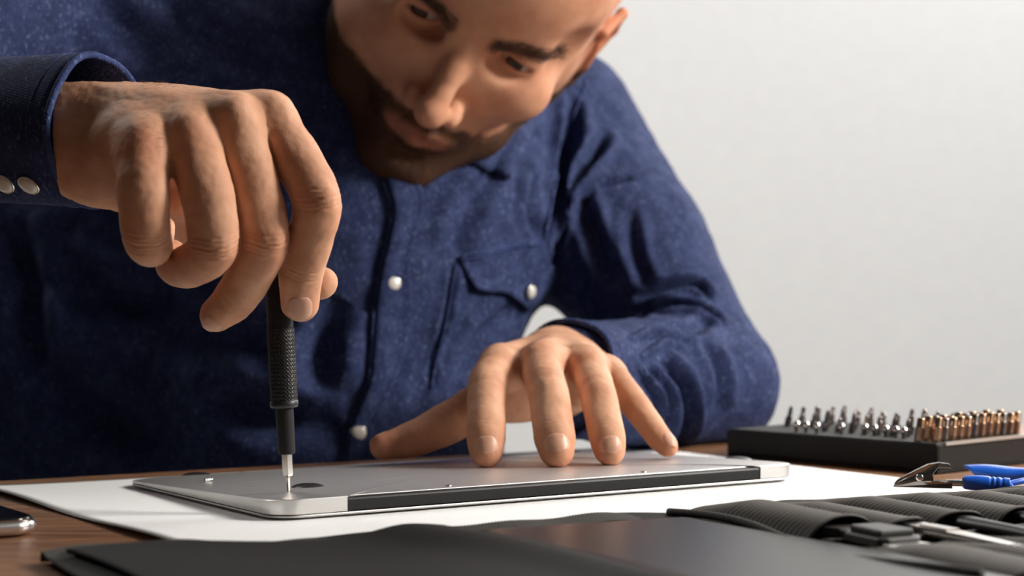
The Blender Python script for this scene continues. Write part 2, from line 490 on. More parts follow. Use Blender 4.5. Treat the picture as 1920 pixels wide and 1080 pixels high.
# rubber feet
def surf_z(u, v):
    ins = min(u, LW - u, v, LD - v); return ztop(v) + crown(max(ins, 0))
def lap_uv(p):
    d = np.asarray(p, float) - P1; return d @ LU, d @ LV
RUB = mat('rubber_foot', (0.022, 0.020, 0.019), 0.35)
for q in (px(578, 907, 826), px(1383, 851, 982)):
    u, v = lap_uv(q); zz = surf_z(u, v)
    f = mesh_obj('rubber_foot', *lathe(lap_pt(u, v, zz - 0.8), UP, [(0, 7.9), (0.5, 7.9), (0.9, 7.4), (1.6, 5.9), (2.0, 4.2), (2.25, 2.0), (2.3, 0.4)], 40), RUB, lap)
for u, v in ((34, 158), (267, 158)):
    mesh_obj('rubber_foot', *lathe(lap_pt(u, v, surf_z(u, v) - 0.8), UP, [(0, 7.9), (0.5, 7.9), (0.9, 7.4), (1.6, 5.9), (2.0, 4.2), (2.25, 2.0), (2.3, 0.4)], 40), RUB, lap)
# screws
def screw(u, v):
    z = surf_z(u, v)
    s = mesh_obj('screw', *lathe(lap_pt(u, v, z - 0.5), UP, [(0, 1.5), (0.45, 1.5), (0.56, 1.3), (0.56, 0.75), (0.3, 0.6), (0.3, 0.1)], 20), STEEL, lap)
    return s
TIPP = px(541, 927, 803)
tu, tv = lap_uv(TIPP)
tu, tv = lap_uv(TIPP); TIP = lap_pt(tu, tv, surf_z(tu, tv) + 0.2)
for u, v in ((tu, tv), (92, 8.5), (205, 8.5), (tu, 64), (tu, 118), (60, 160), (150, 160), (240, 160), (294, 64), (294, 118), (LW - tu, tv)):
    screw(u, v)
# one loose screw lying on the case and a crumb beside it
q = px(388, 907, 872); u, v = lap_uv(q); q = lap_pt(u, v, surf_z(u, v) + 1.0)
ls = mesh_obj('loose_screw', *lathe(q, norm([0.9, 0.2, 0.15]), [(-1.2, 1.0), (-0.4, 1.1), (-0.35, 0.55), (2.6, 0.5), (2.9, 0.2)], 14), CHROME, origin=q)
tag(ls, 'tiny loose silver screw lying on the left end of the upturned laptop', 'screw')

# ================================================================ SCREWDRIVER
AX = norm(px(519, 480, 800) - TIP); AX = norm(px(519, 480, 801) - TIP)
sd = empty('screwdriver', TIP, 'slim black precision screwdriver with knurled grip standing on a laptop screw', 'screwdriver')
def sdl(name, prof, m, seg=40, parent=sd): return autosmooth(mesh_obj(name, *lathe(TIP, AX, prof, seg), m, parent), 40)
b = sdl('bit', [(-0.2, 0.35), (0.8, 0.75), (6.2, 1.05), (7.0, 2.3), (8.0, 2.55), (19, 2.55)], STEEL, 6); tag(b, 'bright steel hex bit')
sdl('bit_holder', [(16.6, 3.3), (16.9, 3.75), (17.5, 3.85), (37.6, 4.0), (38.0, 4.0)], BLACKM)
sdl('grip_collar', [(37.2, 4.3), (37.4, 5.9), (38.0, 6.3), (40.0, 6.3), (40.4, 6.0)], BLACK)
# knurled section as geometry
h0, h1, nr, ns = 40.2, 72.5, 130, 144
s_ = norm(np.cross(AX, [0.3, 1, 0.2])); u_ = np.cross(AX, s_)
hh = np.linspace(h0, h1, nr); V = []
for h in hh:
    for k in range(ns):
        a = 2 * math.pi * k / ns
        t = a * 24; zz = (h - h0) * 24 / 6.0 * 0.9
        r = 6.05 - 0.26 * max(abs(math.sin((t + zz) / 2)) < 0.38, abs(math.sin((t - zz) / 2)) < 0.38)
        V.append(TIP + AX * h + (s_ * math.cos(a) + u_ * math.sin(a)) * r)
Fc = [(i * ns + k, i * ns + (k + 1) % ns, (i + 1) * ns + (k + 1) % ns, (i + 1) * ns + k) for i in range(nr - 1) for k in range(ns)]
KN = mat('knurled_black', (0.020, 0.019, 0.018), 0.36, 0.4)
kg = mesh_obj('knurled_grip', V, Fc, KN, sd)
sdl('handle', [(40.0, 5.55), (72.0, 5.55), (72.4, 5.7), (73.5, 5.75), (112, 5.6), (120, 5.5), (122, 5.0), (123, 3.5)], BLACKM)

# ================================================================ PERSON
person = empty('person', (-110, 1230, -200), 'man in dark blue denim shirt leaning over the table, unscrewing the upturned laptop', 'person')

def chain(pts, rs, k=3.0):
    k = 0.9
    P = [np.asarray(p, float) for p in pts]; Q = [2 * P[0] - P[1]] + P + [2 * P[-1] - P[-2]]; R = [rs[0]] + list(rs) + [rs[-1]]
    op, orr = [], []
    for i in range(1, len(Q) - 2):
        for t in np.linspace(0, 1, 5, endpoint=False):
            a, b, c, d = Q[i - 1:i + 3]
            op.append(0.5 * (2 * b + (c - a) * t + (2 * a - 5 * b + 4 * c - d) * t * t + (-a + 3 * b - 3 * c + d) * t ** 3))
            u = t * t * (3 - 2 * t); orr.append(R[i] * (1 - u) + R[i + 1] * u)
    op.append(P[-1]); orr.append(rs[-1]); pts, rs = op, orr
    return [cone(pts[i], pts[i + 1], rs[i], rs[i + 1], k) for i in range(len(pts) - 1)]
creases = []     # (centre, axis, dorsal, half width, depth)
flush_shade = []       # (centre, radius, amount)

def hand_field(lo, hi, h, palm, fingers, kweb, bumps, grooves):
    F = Field(lo, hi, h)
    P = np.full(F.n, 30.0, np.float32)
    add(F, palm, P)
    R = P.copy()
    for pr, kw in fingers:
        D = np.full(F.n, 30.0, np.float32); add(F, pr, D)
        blo = np.min([prim_bounds(p, 8)[0] for p in pr], 0); bhi = np.max([prim_bounds(p, 8)[1] for p in pr], 0)
        q = F.sl(blo, bhi)
        R[q] = np.minimum(R[q], smin(P[q], D[q], kw))
    F.V = R
    add(F, bumps)
    add(F, grooves, mode='sub')
    return F

# ---- right hand (holds the screwdriver)
RW = px(118, 246, 802)       # wrist
r_idx = [px(508, 222, 784), px(556, 298, 776), px(594, 375, 773), px(584, 440, 779), px(566, 508, 787), px(562, 568, 793)]
r_mid = [px(440, 226, 770), px(470, 330, 768), px(496, 446, 772), px(468, 515, 783), px(440, 560, 790), px(407, 590, 797)]
r_rng = [px(357, 252, 763), px(385, 352, 754), px(399, 458, 760), px(360, 497, 778), px(330, 500, 792), px(322, 478, 806)]
r_pnk = [px(268, 274, 757), px(268, 360, 747), px(276, 444, 756), px(284, 462, 772), px(290, 455, 786), px(300, 430, 796)]
r_thb = [px(190, 300, 806), px(300, 370, 836), px(420, 445, 838), px(520, 500, 826), px(601, 530, 813)]
s4 = 4.42
fR = [(chain(r_idx, [44 / s4, 46 / s4, 45 / s4, 43 / s4, 41 / s4, 37 / s4], 3), 8),
      (chain(r_mid, [44 / s4, 48 / s4, 46 / s4, 43 / s4, 40 / s4, 34 / s4], 3), 8),
      (chain(r_rng, [44 / s4, 49 / s4, 46 / s4, 41 / s4, 36 / s4, 31 / s4], 3), 8),
      (chain(r_pnk, [44 / s4, 47 / s4, 44 / s4, 38 / s4, 33 / s4, 29 / s4], 3), 8),
      (chain(r_thb, [16, 14.5, 11.5, 9.8, 7.6], 4), 12)]
wa, wb = px(135, 195, 806), px(160, 300, 797)
palmR = [cone(px(160, 215, 797), px(410, 236, 776), 14.5, 11.5, 10), cone(px(175, 260, 790), px(290, 268, 764), 14.5, 11.5, 10), cone(px(150, 230, 800), px(300, 235, 780), 15, 12, 10),
         cone(px(285, 292, 760), px(362, 270, 768), 9.5, 9.5, 8), cone(px(372, 272, 768), px(445, 252, 776), 9.5, 9.5, 8), cone(px(452, 246, 778), px(505, 236, 787), 9.5, 9, 8),
         cone(px(230, 262, 770), px(400, 226, 774), 10, 10, 8), cone(px(230, 262, 770), px(480, 212, 786), 10, 9, 8), cone(wa, px(500, 222, 790), 14, 10.2, 6), cone(wa + [4, 0, -6], px(430, 232, 780), 15, 11, 8),
         cone(wb, px(352, 262, 768), 14, 11, 8), cone(wb, px(266, 284, 760), 14, 11, 8),
         cone(px(60, 190, 830), wa, 17, 15, 8), cone(px(60, 300, 826), wb, 17, 15.5, 8), cone(px(60, 245, 830), RW, 24, 21, 10),
         cone(px(200, 250, 800), px(400, 290, 795), 17, 14, 10), cone(px(190, 310, 798), px(260, 330, 775), 15, 12, 8),
         cone(px(190, 290, 812), px(330, 350, 815), 17, 14, 10)]
bumpsR = [cone(px(150, 178, 790), px(440, 212, 762), 2.2, 2.0, 6), cone(px(160, 205, 784), px(356, 240, 756), 2.2, 2.0, 6), cone(px(170, 240, 783), px(268, 264, 751), 2.0, 2.0, 5),
          ell(px(600, 374, 766), (5.5, 4, 5.5), 5), ell(px(500, 448, 764), (6, 4, 5.5), 5), ell(px(405, 460, 753), (5.5, 4, 5), 5),
          ell(px(512, 204, 776), (6, 4, 5), 7), ell(px(443, 220, 763), (6, 4, 6), 7), ell(px(360, 248, 756), (5, 4, 5), 7), ell(px(266, 272, 751), (5, 4, 5), 7),
          cone(px(250, 190, 775), px(330, 225, 762), 1.3, 1.3, 3), cone(px(330, 225, 762), px(400, 205, 768), 1.2, 1.0, 3)]
grR = [cone(px(196, 325, 771), px(210, 352, 774), 0.7, 0.5, 1.5)]
FR = hand_field(px(40, 640, 730)[[0]].tolist() + [728, 72], [-65, 862, 190], 0.7, palmR, fR, 6, bumpsR, grR)
def mk_creases(js, dors, hw, offs, dep=0.55, wd=0.6):
    out = []
    for i, (j, ax) in enumerate(js):
        ax = norm(ax)
        for o in offs:
            dn = np.array(dors, float) - ax * (np.array(dors) @ ax); dn = norm(dn)
            out.append((j + ax * o, ax, dn, hw, dep * (1 if abs(o) < 0.1 else 0.6), wd))
    return out
DC = np.array([0.12, -1, 0.05])
crR = mk_creases([(r_idx[2], r_idx[3] - r_idx[1]), (r_mid[2], r_mid[3] - r_mid[1]), (r_rng[2], r_rng[2] - r_rng[1]), (r_pnk[2], r_pnk[2] - r_pnk[1])], [0.45, -1, 0], 13, (-4.5, -2.4, 0, 2.2, 4.0)) \
    + mk_creases([(r_idx[4], r_idx[5] - r_idx[3]), (r_mid[4], r_mid[5] - r_mid[3])], [0.2, -1, 0], 12, (-3.4, -1.2, 0.6))

# ---- left hand (flat fingertips on the laptop)
l_idx = [px(940, 690, 1000), px(918, 712, 978), px(913, 742, 957), px(912, 785, 941), px(911, 818, 932), px(912, 846, 927)]
l_mid = [px(1022, 684, 998), px(1018, 700, 975), px(1028, 738, 950), px(1035, 785, 937), px(1040, 820, 928), px(1044, 846, 922)]
l_rng = [px(1100, 690, 1002), px(1110, 708, 982), px(1121, 740, 960), px(1131, 785, 945), px(1138, 818, 935), px(1143, 845, 930)]
l_pnk = [px(1138, 704, 1012), px(1160, 722, 998), px(1187, 755, 985), px(1215, 793, 976), px(1233, 817, 971), px(1252, 838, 967)]
l_thb = [px(985, 740, 1034), px(915, 755, 1010), px(850, 788, 990), px(778, 822, 974), px(718, 838, 964)]
s3 = 3.65
fL = [(chain(l_idx, [42 / s3, 39 / s3, 37 / s3, 36 / s3, 36 / s3, 31 / s3], 3), 7),
      (chain(l_mid, [42 / s3, 39 / s3, 38 / s3, 38 / s3, 38 / s3, 32 / s3], 3), 7),
      (chain(l_rng, [39 / s3, 36 / s3, 35 / s3, 34 / s3, 33 / s3, 29 / s3], 3), 7),
      (chain(l_pnk, [34 / s3, 30 / s3, 28 / s3, 26 / s3, 24 / s3, 20 / s3], 3), 7),
      (chain(l_thb, [15, 13, 11.5, 9.6, 7.0], 4), 12)]
LWc = px(1058, 676, 1070)
palmL = [cone(px(950, 692, 1000), px(1010, 690, 998), 9, 9, 7), cone(px(1030, 690, 998), px(1090, 694, 1002), 8.5, 8.5, 7), cone(px(1105, 702, 1004), px(1140, 712, 1012), 8, 7.5, 6),
         cone(px(1025, 668, 1068), px(938, 682, 1002), 14, 10.5, 7), cone(px(1045, 664, 1068), px(1018, 676, 1000), 14, 10.5, 8),
         cone(px(1070, 668, 1068), px(1092, 684, 1004), 14, 10.5, 8), cone(px(1085, 684, 1068), px(1136, 702, 1014), 14, 9.5, 8),
         cone(px(1035, 720, 1060), px(965, 720, 1015), 17, 13, 9), cone(px(1060, 725, 1060), px(1085, 725, 1020), 16, 12, 9),
         cone(px(1040, 690, 1068), px(1150, 735, 1120), 21, 24, 10), cone(px(1075, 715, 1068), px(1165, 745, 1120), 20, 23, 10)]
bumpsL = [cone(px(1045, 640, 1062), px(1016, 654, 994), 2.0, 2.0, 5), cone(px(1070, 648, 1062), px(1095, 668, 998), 2.0, 1.8, 5), cone(px(1025, 646, 1062), px(940, 668, 996), 2.0, 1.8, 5),
          ell(px(1015, 662, 988), (8, 6, 5), 6), ell(px(935, 674, 990), (8, 6, 5), 6), ell(px(1103, 677, 991), (7.5, 6, 5), 6), ell(px(1150, 700, 1000), (6, 5, 5), 5),
          ell(px(1028, 731, 944), (5.5, 4, 5), 5), ell(px(914, 738, 951), (5.5, 4, 5), 5), ell(px(1122, 735, 953), (5, 4, 5), 5)]
FL = hand_field([-86, 905, 4], [92, 1125, 88], 0.75, palmL, fL, 6, bumpsL, [])
crL = mk_creases([(l_idx[2] + [0, 0, 1], l_idx[3] - l_idx[1]), (l_mid[2] + [0, 0, 0], l_mid[3] - l_mid[1]), (l_rng[2] + [0, 0, 2], l_rng[3] - l_rng[1])], [0, -1, 0.5], 11, (-2.2, 0, 1.8), 0.5, 0.6) \
    + mk_creases([(l_idx[4] + [0, 0, 2], l_idx[5] - l_idx[3]), (l_mid[4] + [0, 0, 2], l_mid[5] - l_mid[3]), (l_rng[4] + [0, 0, 2], l_rng[5] - l_rng[3])], [0, -1, 0.3], 10, (-1.2, 0.8), 0.3, 0.55)
# the fingertips flatten on the case
q = FL.sl([-86, 905, 0], [92, 1125, 20]); X, Y, Z = FL.pts(q)
uu = (X - P1[0]) * LU[0] + (Y - P1[1]) * LU[1]; vv = (X - P1[0]) * LV[0] + (Y - P1[1]) * LV[1]
topz = 9.6 - 5.9 * vv / LD + 2.1 * (1 - np.exp(-np.clip(np.minimum(np.minimum(uu, LW - uu), np.minimum(vv, LD - vv)), 0, 100) / 16.0))
inside = (vv > 0) & (vv < LD) & (uu > 0) & (uu < LW)
FL.V[q] = np.where(inside, np.maximum(FL.V[q], topz + 0.05 - Z), FL.V[q])

# ---- head
def rot(axis, deg):
    return np.array(Matrix.Rotation(math.radians(deg), 3, axis))
HR = rot('Y', 33) @ rot('X', 31) @ rot('Z', 10)
HO = px(884, 66, 1085)
def hw_(p): return HO + HR @ np.array(p, float)
def hc_(a, b, r1, r2, k=6): return cone(a, b, r1, r2, k)
head = [ell((-5, 86, 46), (82, 99, 84), 6), ell((-6, 52, -18), (69, 64, 72), 25), ell((0, 40, 40), (62, 52, 50), 20),
        cone((60, 84, -44), (38, 44, -77), 15, 14, 18), cone((-73, 84, -44), (-50, 44, -80), 17, 17, 18), ell((-57, 45, -42), (24, 32, 36), 18), ell((-68, 78, -14), (16, 32, 36), 12), ell((60, 78, -14), (15, 30, 34), 12),
        cone((38, 44, -77), (11, 10, -102), 14, 14, 16), cone((-40, 44, -84), (-13, 12, -104), 15, 15, 16),
        ell((-3, 9, -104), (21, 17, 15), 12),
        ell((41, 20, -27), (21, 18, 17), 18), ell((-41, 20, -27), (21, 18, 17), 18),
        cone((-14, 3, 14), (14, 3, 14), 8.5, 8.5, 10), cone((12, 2.5, 13), (44, 13, 12), 8.5, 8, 10), cone((-12, 2.5, 13), (-44, 13, 12), 8.5, 8, 10),
        ell((0, 14, -66), (30, 20, 26), 16)]
head_sub = [ell((30, -4, -5), (16, 13, 10), 6), ell((-30, -4, -5), (16, 13, 10), 6), ell((62, 12, 12), (12, 16, 16), 14), ell((-62, 12, 12), (12, 16, 16), 14)]
head2 = [cone((0, 0, 6), (0, -14, -22), 6.5, 7, 7), cone((0, -13, -20), (0, -25, -43), 7, 8.5, 5), ell((0, -27, -46), (9.5, 9, 8.5), 5),
         ell((13, -13, -47), (6.5, 11, 7.5), 5), ell((-13, -13, -47), (6.5, 11, 7.5), 5),
         # lids
         ell((32, 12, 0), (14.2, 13.8, 13.5), 3), ell((-32, 12, 0), (14.2, 13.8, 13.5), 3),
         # lips
         cone((-22, 1, -72), (-6, -6.5, -69), 2.6, 4.0, 4), cone((22, 1, -72), (6, -6.5, -69), 2.6, 4.0, 4), cone((-6, -6.5, -69), (6, -6.5, -69), 4.0, 4.0, 3),
         cone((-18, 1, -75.5), (0, -5.5, -78), 3, 4.6, 4), cone((18, 1, -75.5), (0, -5.5, -78), 3, 4.6, 4),
         # ears
         ell((75, 92, -8), (5, 17, 27), 5, rot('Z', 18).T), ell((-83, 92, -8), (5, 17, 27), 5, rot('Z', -18).T),
         cone((78, 78, 10), (84, 96, 20), 3.5, 3.5, 3), cone((84, 96, 20), (86, 109, 2), 3.5, 3.5, 3), cone((86, 109, 2), (79, 98, -26), 3.5, 4, 3), cone((79, 98, -26), (74, 84, -34), 5, 5, 4),
         cone((-86, 78, 10), (-92, 96, 20), 3.5, 3.5, 3), cone((-92, 96, 20), (-94, 109, 2), 3.5, 3.5, 3), cone((-94, 109, 2), (-87, 98, -26), 3.5, 4, 3), cone((-87, 98, -26), (-82, 84, -34), 5, 5, 4)]
head_sub2 = [ell((6.4, -19, -54.5), (3.2, 5, 3.2), 1.5), ell((-6.4, -19, -54.5), (3.2, 5, 3.2), 1.5),
             cone((-23, -3, -73.5), (-8, -10.5, -73.2), 0.8, 1.0, 1.5), cone((23, -3, -73.5), (8, -10.5, -73.2), 0.8, 1.0, 1.5), cone((-8, -10.5, -73.2), (8, -10.5, -73.2), 1.0, 1.0, 1.5),
             ell((0, -12, -58), (3, 6, 5), 3), ell((0, -8, -90), (14, 6, 4), 6),
             ell((32, -3, -3.5), (13.5, 14, 2.9), 1.2, rot('Y', 6).T), ell((-32, -3, -3.5), (13.5, 14, 2.9), 1.2, rot('Y', -6).T),
             ell((80, 88, -6), (4, 8, 12), 3), ell((-88, 88, -6), (4, 8, 12), 3)]
FH = Field((-98, -38, -125), (98, 190, 135), 1.35)
add(FH, head); add(FH, head_sub, mode='sub'); add(FH, head2)
# neck, straight towards the shoulders
NB = HR.T @ (np.array([-132, 1325, 215.]) - HO)
add(FH, [cone((-18, 100, -34), tuple(NB), 46, 56, 18)])
add(FH, head_sub2, mode='sub')
hv, hf = surface_nets(FH); hv = relax(hv, hf, 1)
hloc = hv.copy()
hv_w = HO + hv @ HR.T

# ---- clothes volume (shirt) and the coarse body under it
ls_, le_, lw_ = np.array([32., 1362, 214]), px(1322, 722, 1205), px(1092, 712, 1082)
rs_, re_, rw_ = np.array([-268., 1190, 285]), np.array([-440., 935, 205]), px(37, 247, 826)
Rt = np.array([TE, -TN, UP])
Rt = rot('Z', 6).T
shirt_pr = [ell((-122, 1232, 0), (116, 122, 230), 30, Rt), ell((-108, 1262, 145), (136, 120, 125), 50, Rt), ell((-240, 1292, 0), (150, 112, 260), 40, Rt), ell((-330, 1310, 20), (115, 100, 250), 40, Rt),
            cone(ls_ + [-20, 0, -5], rs_ + [20, 0, 10], 70, 85, 50), cone(np.array([-112, 1290, 200]), np.array([-70, 1250, 262]), 72, 70, 30),
            cone(rs_, re_, 82, 66, 40), cone(re_, rw_, 62, 25, 25),
            ell((-200, 1245, -260), (210, 120, 180), 40, Rt)]
larm = [cone(ls_, ls_ + (le_ - ls_) * 0.5, 64, 56, 30), cone(ls_ + (le_ - ls_) * 0.5, le_, 56, 48, 20), ]
lfore = [cone(le_, lw_, 46, 36, 16)]
FS = Field((-520, 830, -330), (200, 1460, 400), 4.2)
add(FS, shirt_pr, m=10)
A_ = np.full(FS.n, 30.0, np.float32); add(FS, larm, A_, m=10)
B_ = np.full(FS.n, 30.0, np.float32); add(FS, lfore, B_, m=10)
FS.V = smin(FS.V, A_, 22)
FS.V = smin(FS.V, B_, 9)
X, Y, Z = FS.pts((slice(None),) * 3)
ontable = ((X - E0[0]) * TN[0] + (Y - E0[1]) * TN[1]) > -6
FS.V = np.where(ontable & (Z > -40), np.maximum(FS.V, 0.8 - Z), FS.V)
FS.V = np.where(ontable & (Z <= -40), np.maximum(FS.V, ((X - E0[0]) * TN[0] + (Y - E0[1]) * TN[1]) + 6), FS.V)
sv, sf = surface_nets(FS)
# body underneath
FB = Field((-500, 850, -320), (180, 1440, 380), 8)
add(FB, [(p[0], p[1], p[2], p[3] - 14, p[4] - 14, p[5]) if p[0] == 'cone' else (p[0], p[1], p[2], tuple(x - 14 for x in p[3]), p[4]) for p in shirt_pr + larm], m=10)
add(FB, [cone(le_, lw_, 34, 22, 16)], m=10)
X, Y, Z = FB.pts((slice(None),) * 3)
ont = ((X - E0[0]) * TN[0] + (Y - E0[1]) * TN[1]) > -16
FB.V = np.where(ont & (Z > -40), np.maximum(FB.V, 6 - Z), FB.V)
FB.V = np.where(ont & (Z <= -40), np.maximum(FB.V, ((X - E0[0]) * TN[0] + (Y - E0[1]) * TN[1]) + 16), FB.V)
bv, bf = surface_nets(FB)
rv, rf = surface_nets(FR); lv, lf = surface_nets(FL)
rv = crease_verts(relax(rv, rf), rf, crR); lv = crease_verts(relax(lv, lf), lf, crL)
def rough(v, f, a):
    n = vnormals(v, f); d = np.array([noise.noise(Vector(p) * 0.11) * 1.0 + noise.noise(Vector(p) * 0.33) * 0.35 for p in v]); return v + n * (d * a)[:, None]
rv = rough(rv, rf, 0.45); lv = rough(lv, lf, 0.3)
BODYV = np.concatenate([rv, lv, hv_w, bv]); off = np.cumsum([0, len(rv), len(lv), len(hv_w)])
BODYF = np.concatenate([rf + off[0], lf + off[1], hf + off[2], bf + off[3]])
body = mesh_obj('body', BODYV, BODYF, SKIN, person)

# colour masks
def sstep(a, b, x): t = np.clip((x - a) / (b - a), 0, 1); return t * t * (3 - 2 * t)
fa = np.zeros(len(BODYV)); ba_ = np.zeros(len(BODYV)); la_ = np.zeros(len(BODYV))
spots = [(r_idx[2], 13, .55), (r_mid[2], 13, .55), (r_rng[2], 12, .5), (r_pnk[2], 11, .35), (r_idx[5], 12, .4), (r_mid[5], 12, .45), (r_rng[4], 12, .4), (px(262, 268, 741), 11, .5), (px(358, 245, 747), 11, .35),
         (r_idx[1], 12, .2), (r_idx[4], 9, .3), (r_pnk[3], 12, .3)] + \
        [(f[5] + [0, 0, -4], 11, .6) for f in (l_idx, l_mid, l_rng, l_pnk)] + [(f[2], 9, .18) for f in (l_idx, l_mid, l_rng)] + [(l_thb[4], 14, .5), (px(1014, 662, 985), 9, .35), (px(1100, 680, 985), 9, .35), (px(935, 675, 985), 9, .3)] + \
        [(hw_((0, -27, -42)), 14, .4), (hw_((34, 5, -32)), 22, .35), (hw_((-34, 5, -32)), 22, .35), (hw_((88, 98, 0)), 34, .9), (hw_((-88, 98, 0)), 34, .9), (hw_((14, -6, 0)), 10, .4)]
for c_, r_, a_ in spots:
    d = np.linalg.norm(BODYV - c_, axis=1); fa = np.maximum(fa, a_ * np.exp(-(d / r_) ** 2))
x, y, z = hloc[:, 0], hloc[:, 1], hloc[:, 2]
ax_ = np.abs(x)
nz = np.array([noise.noise(Vector(p) * 0.12) for p in hloc]) * 4
jaw = sstep(-54, -66, z + nz - 0.62 * np.clip(ax_ - 24, 0, 100) * 1.0 ) * (y < 100)
jr = sstep(0, 8, (-56 - 0.4 * np.clip(ax_ - 26, 0, 16) + 1.3 * np.clip(ax_ - 44, 0, 60)) - z + nz)
jl = sstep(0, 8, (-54 - 0.2 * np.clip(ax_ - 26, 0, 16) + 0.45 * np.clip(ax_ - 40, 0, 60)) - z + nz)
jaw = np.where(x > 0, jr, jl) * sstep(104, 90, y)
side = sstep(52, 62, ax_) * sstep(-60, -50, z) * np.where(x > 0, 1.0, sstep(46, 34, z)) * np.where(x > 0, sstep(56, 66, y + nz), sstep(66, 76, y + nz)) * sstep(100, 92, y) * (x < 73) * (x > -84) 
lipm = np.exp(-((np.clip(ax_ - 13, 0, 99)) / 7.0) ** 2 - ((z + 74.0) / 4.8) ** 2) * (y < 8)
lipm = np.clip(lipm * 1.6, 0, 1)
under = sstep(0, 5, 9 - ax_) * np.exp(-((z + 88) / 4.0) ** 2) * 0
cheekclear = np.exp(-((ax_ - 41) / 8.0) ** 2 - ((z + 60) / 8) ** 2) * (y < 40) * 0.6
bm_ = np.clip(np.maximum(jaw, side) * (1 - lipm) - cheekclear * (x > 0), 0, 1)
bm_ *= sstep(-200, -150, z)
browm = np.exp(-((z - (5.5 + 4.5 * np.sin((ax_ - 12) / 34 * 2.4))) / 5.8) ** 2) * sstep(8, 13, ax_) * sstep(62, 52, ax_) * (y < 40)
scalp = sstep(50, 60, z + nz * 0.7 + np.clip(y - 60, -60, 0) * 0.22 + np.clip(60 - ax_, 0, 60) * 0.12) + sstep(78, 90, y + nz) * sstep(-70, -50, z)
scalp = np.clip(scalp, 0, 1) * ((x < 74) | (z > 30)) * ((x > -83) | (z > 30))
i0 = off[2]; i1 = off[3]
ba_[i0:i1] = np.clip(np.maximum(np.maximum(bm_ * 0.92, browm * 0.75), scalp * 0.85), 0, 1)
socket = np.exp(-((ax_ - 30) / 17) ** 2 - ((z + 2) / 10) ** 2) * (y < 30) * 0.5  # shade of the eye recesses painted into the skin colour
fa[i0:i1] = np.maximum(np.maximum(fa[i0:i1], socket), 0.18)
la_[i0:i1] = lipm * 0.75
for nm, arr in (('flush_shade', fa), ('beard', ba_), ('lips', la_)):
    a = body.data.attributes.new(nm, 'FLOAT', 'POINT'); a.data.foreach_set('value', arr.astype(np.float32))

# eyes
EYEW = mat('eye_white', (0.45, 0.38, 0.33), 0.15); IRIS = mat('iris', (0.045, 0.022, 0.012), 0.1)
for sx in (-1, 1):
    c_ = hw_((32 * sx, 12, 0)); d_ = norm(HR @ norm([0.05 * sx - 0.16, -1, -0.42]))
    prof = [(-12 * math.cos(a), 12 * math.sin(a)) for a in np.linspace(0.02, math.pi - 0.02, 24)]
    eye = mesh_obj('eye', *lathe(c_, d_, prof, 28), EYEW, person)
    ir = mesh_obj('iris', *lathe(c_, d_, [(10.2, 6.1), (11.1, 5.6), (11.9, 4.0), (12.3, 2.0), (12.45, 0.2)], 28), IRIS, eye)

# hair strands
rng = np.random.default_rng(5)
def strands(name, idxs, length, width, dirfn, m, par, jitter=0.35, lift=0.35, seg=2):
    hn = np.zeros((len(hv_w), 3)); 
    fv = hv_w[hf]; fn = np.cross(fv[:, 2] - fv[:, 0], fv[:, 3] - fv[:, 1]); fn /= np.linalg.norm(fn, axis=1)[:, None] + 1e-9
    for k in range(4): np.add.at(hn, hf[:, k], fn)
    hn /= np.linalg.norm(hn, axis=1)[:, None] + 1e-9
    V = []; Fc = []
    for i in idxs:
        p = hv_w[i] + rng.normal(0, 0.5, 3); nrm = hn[i]; d = HR @ dirfn(hloc[i])
        d = d - nrm * (d @ nrm); d = norm(norm(d) + nrm * lift + rng.normal(0, jitter, 3) * 0.7)
        s = norm(np.cross(d, nrm)) * width; l = length * rng.uniform(0.6, 1.2); p = p - nrm * 0.3
        o = len(V); m_ = p + d * l * 0.55; e = p + d * l - nrm * l * 0.12
        V += [p - s, p + s, m_ + s * 0.7, m_ - s * 0.7, e]
        Fc += [(o, o + 1, o + 2, o + 3), (o + 3, o + 2, o + 4)]
    return tag(mesh_obj(name, V, Fc, m, par), kind='stuff')
def pick(mask, n):
    p = mask / mask.sum(); return rng.choice(len(mask), n, p=p)
def bd(p): return norm([0.25 * np.sign(p[0]), -0.15, -1])
strands('beard', pick(np.where(bm_ > 0.25, bm_, 0), 9000), 4.2, 0.16, bd, HAIR, person)
strands('eyebrow', pick(np.where((browm > 0.35) & (x > 0), browm, 0), 700), 6.5, 0.16, lambda p: norm([1, 0.2, 0.25]), HAIR, person, 0.2, 0.2)
strands('eyebrow', pick(np.where((browm > 0.35) & (x < 0), browm, 0), 700), 6.5, 0.16, lambda p: norm([-1, 0.2, 0.25]), HAIR, person, 0.2, 0.2)
strands('hair', pick(np.where(scalp > 0.4, scalp, 0), 12000), 9.0, 0.22, lambda p: norm([0.1 * np.sign(p[0]), 0.9, -0.5]), HAIR, person)

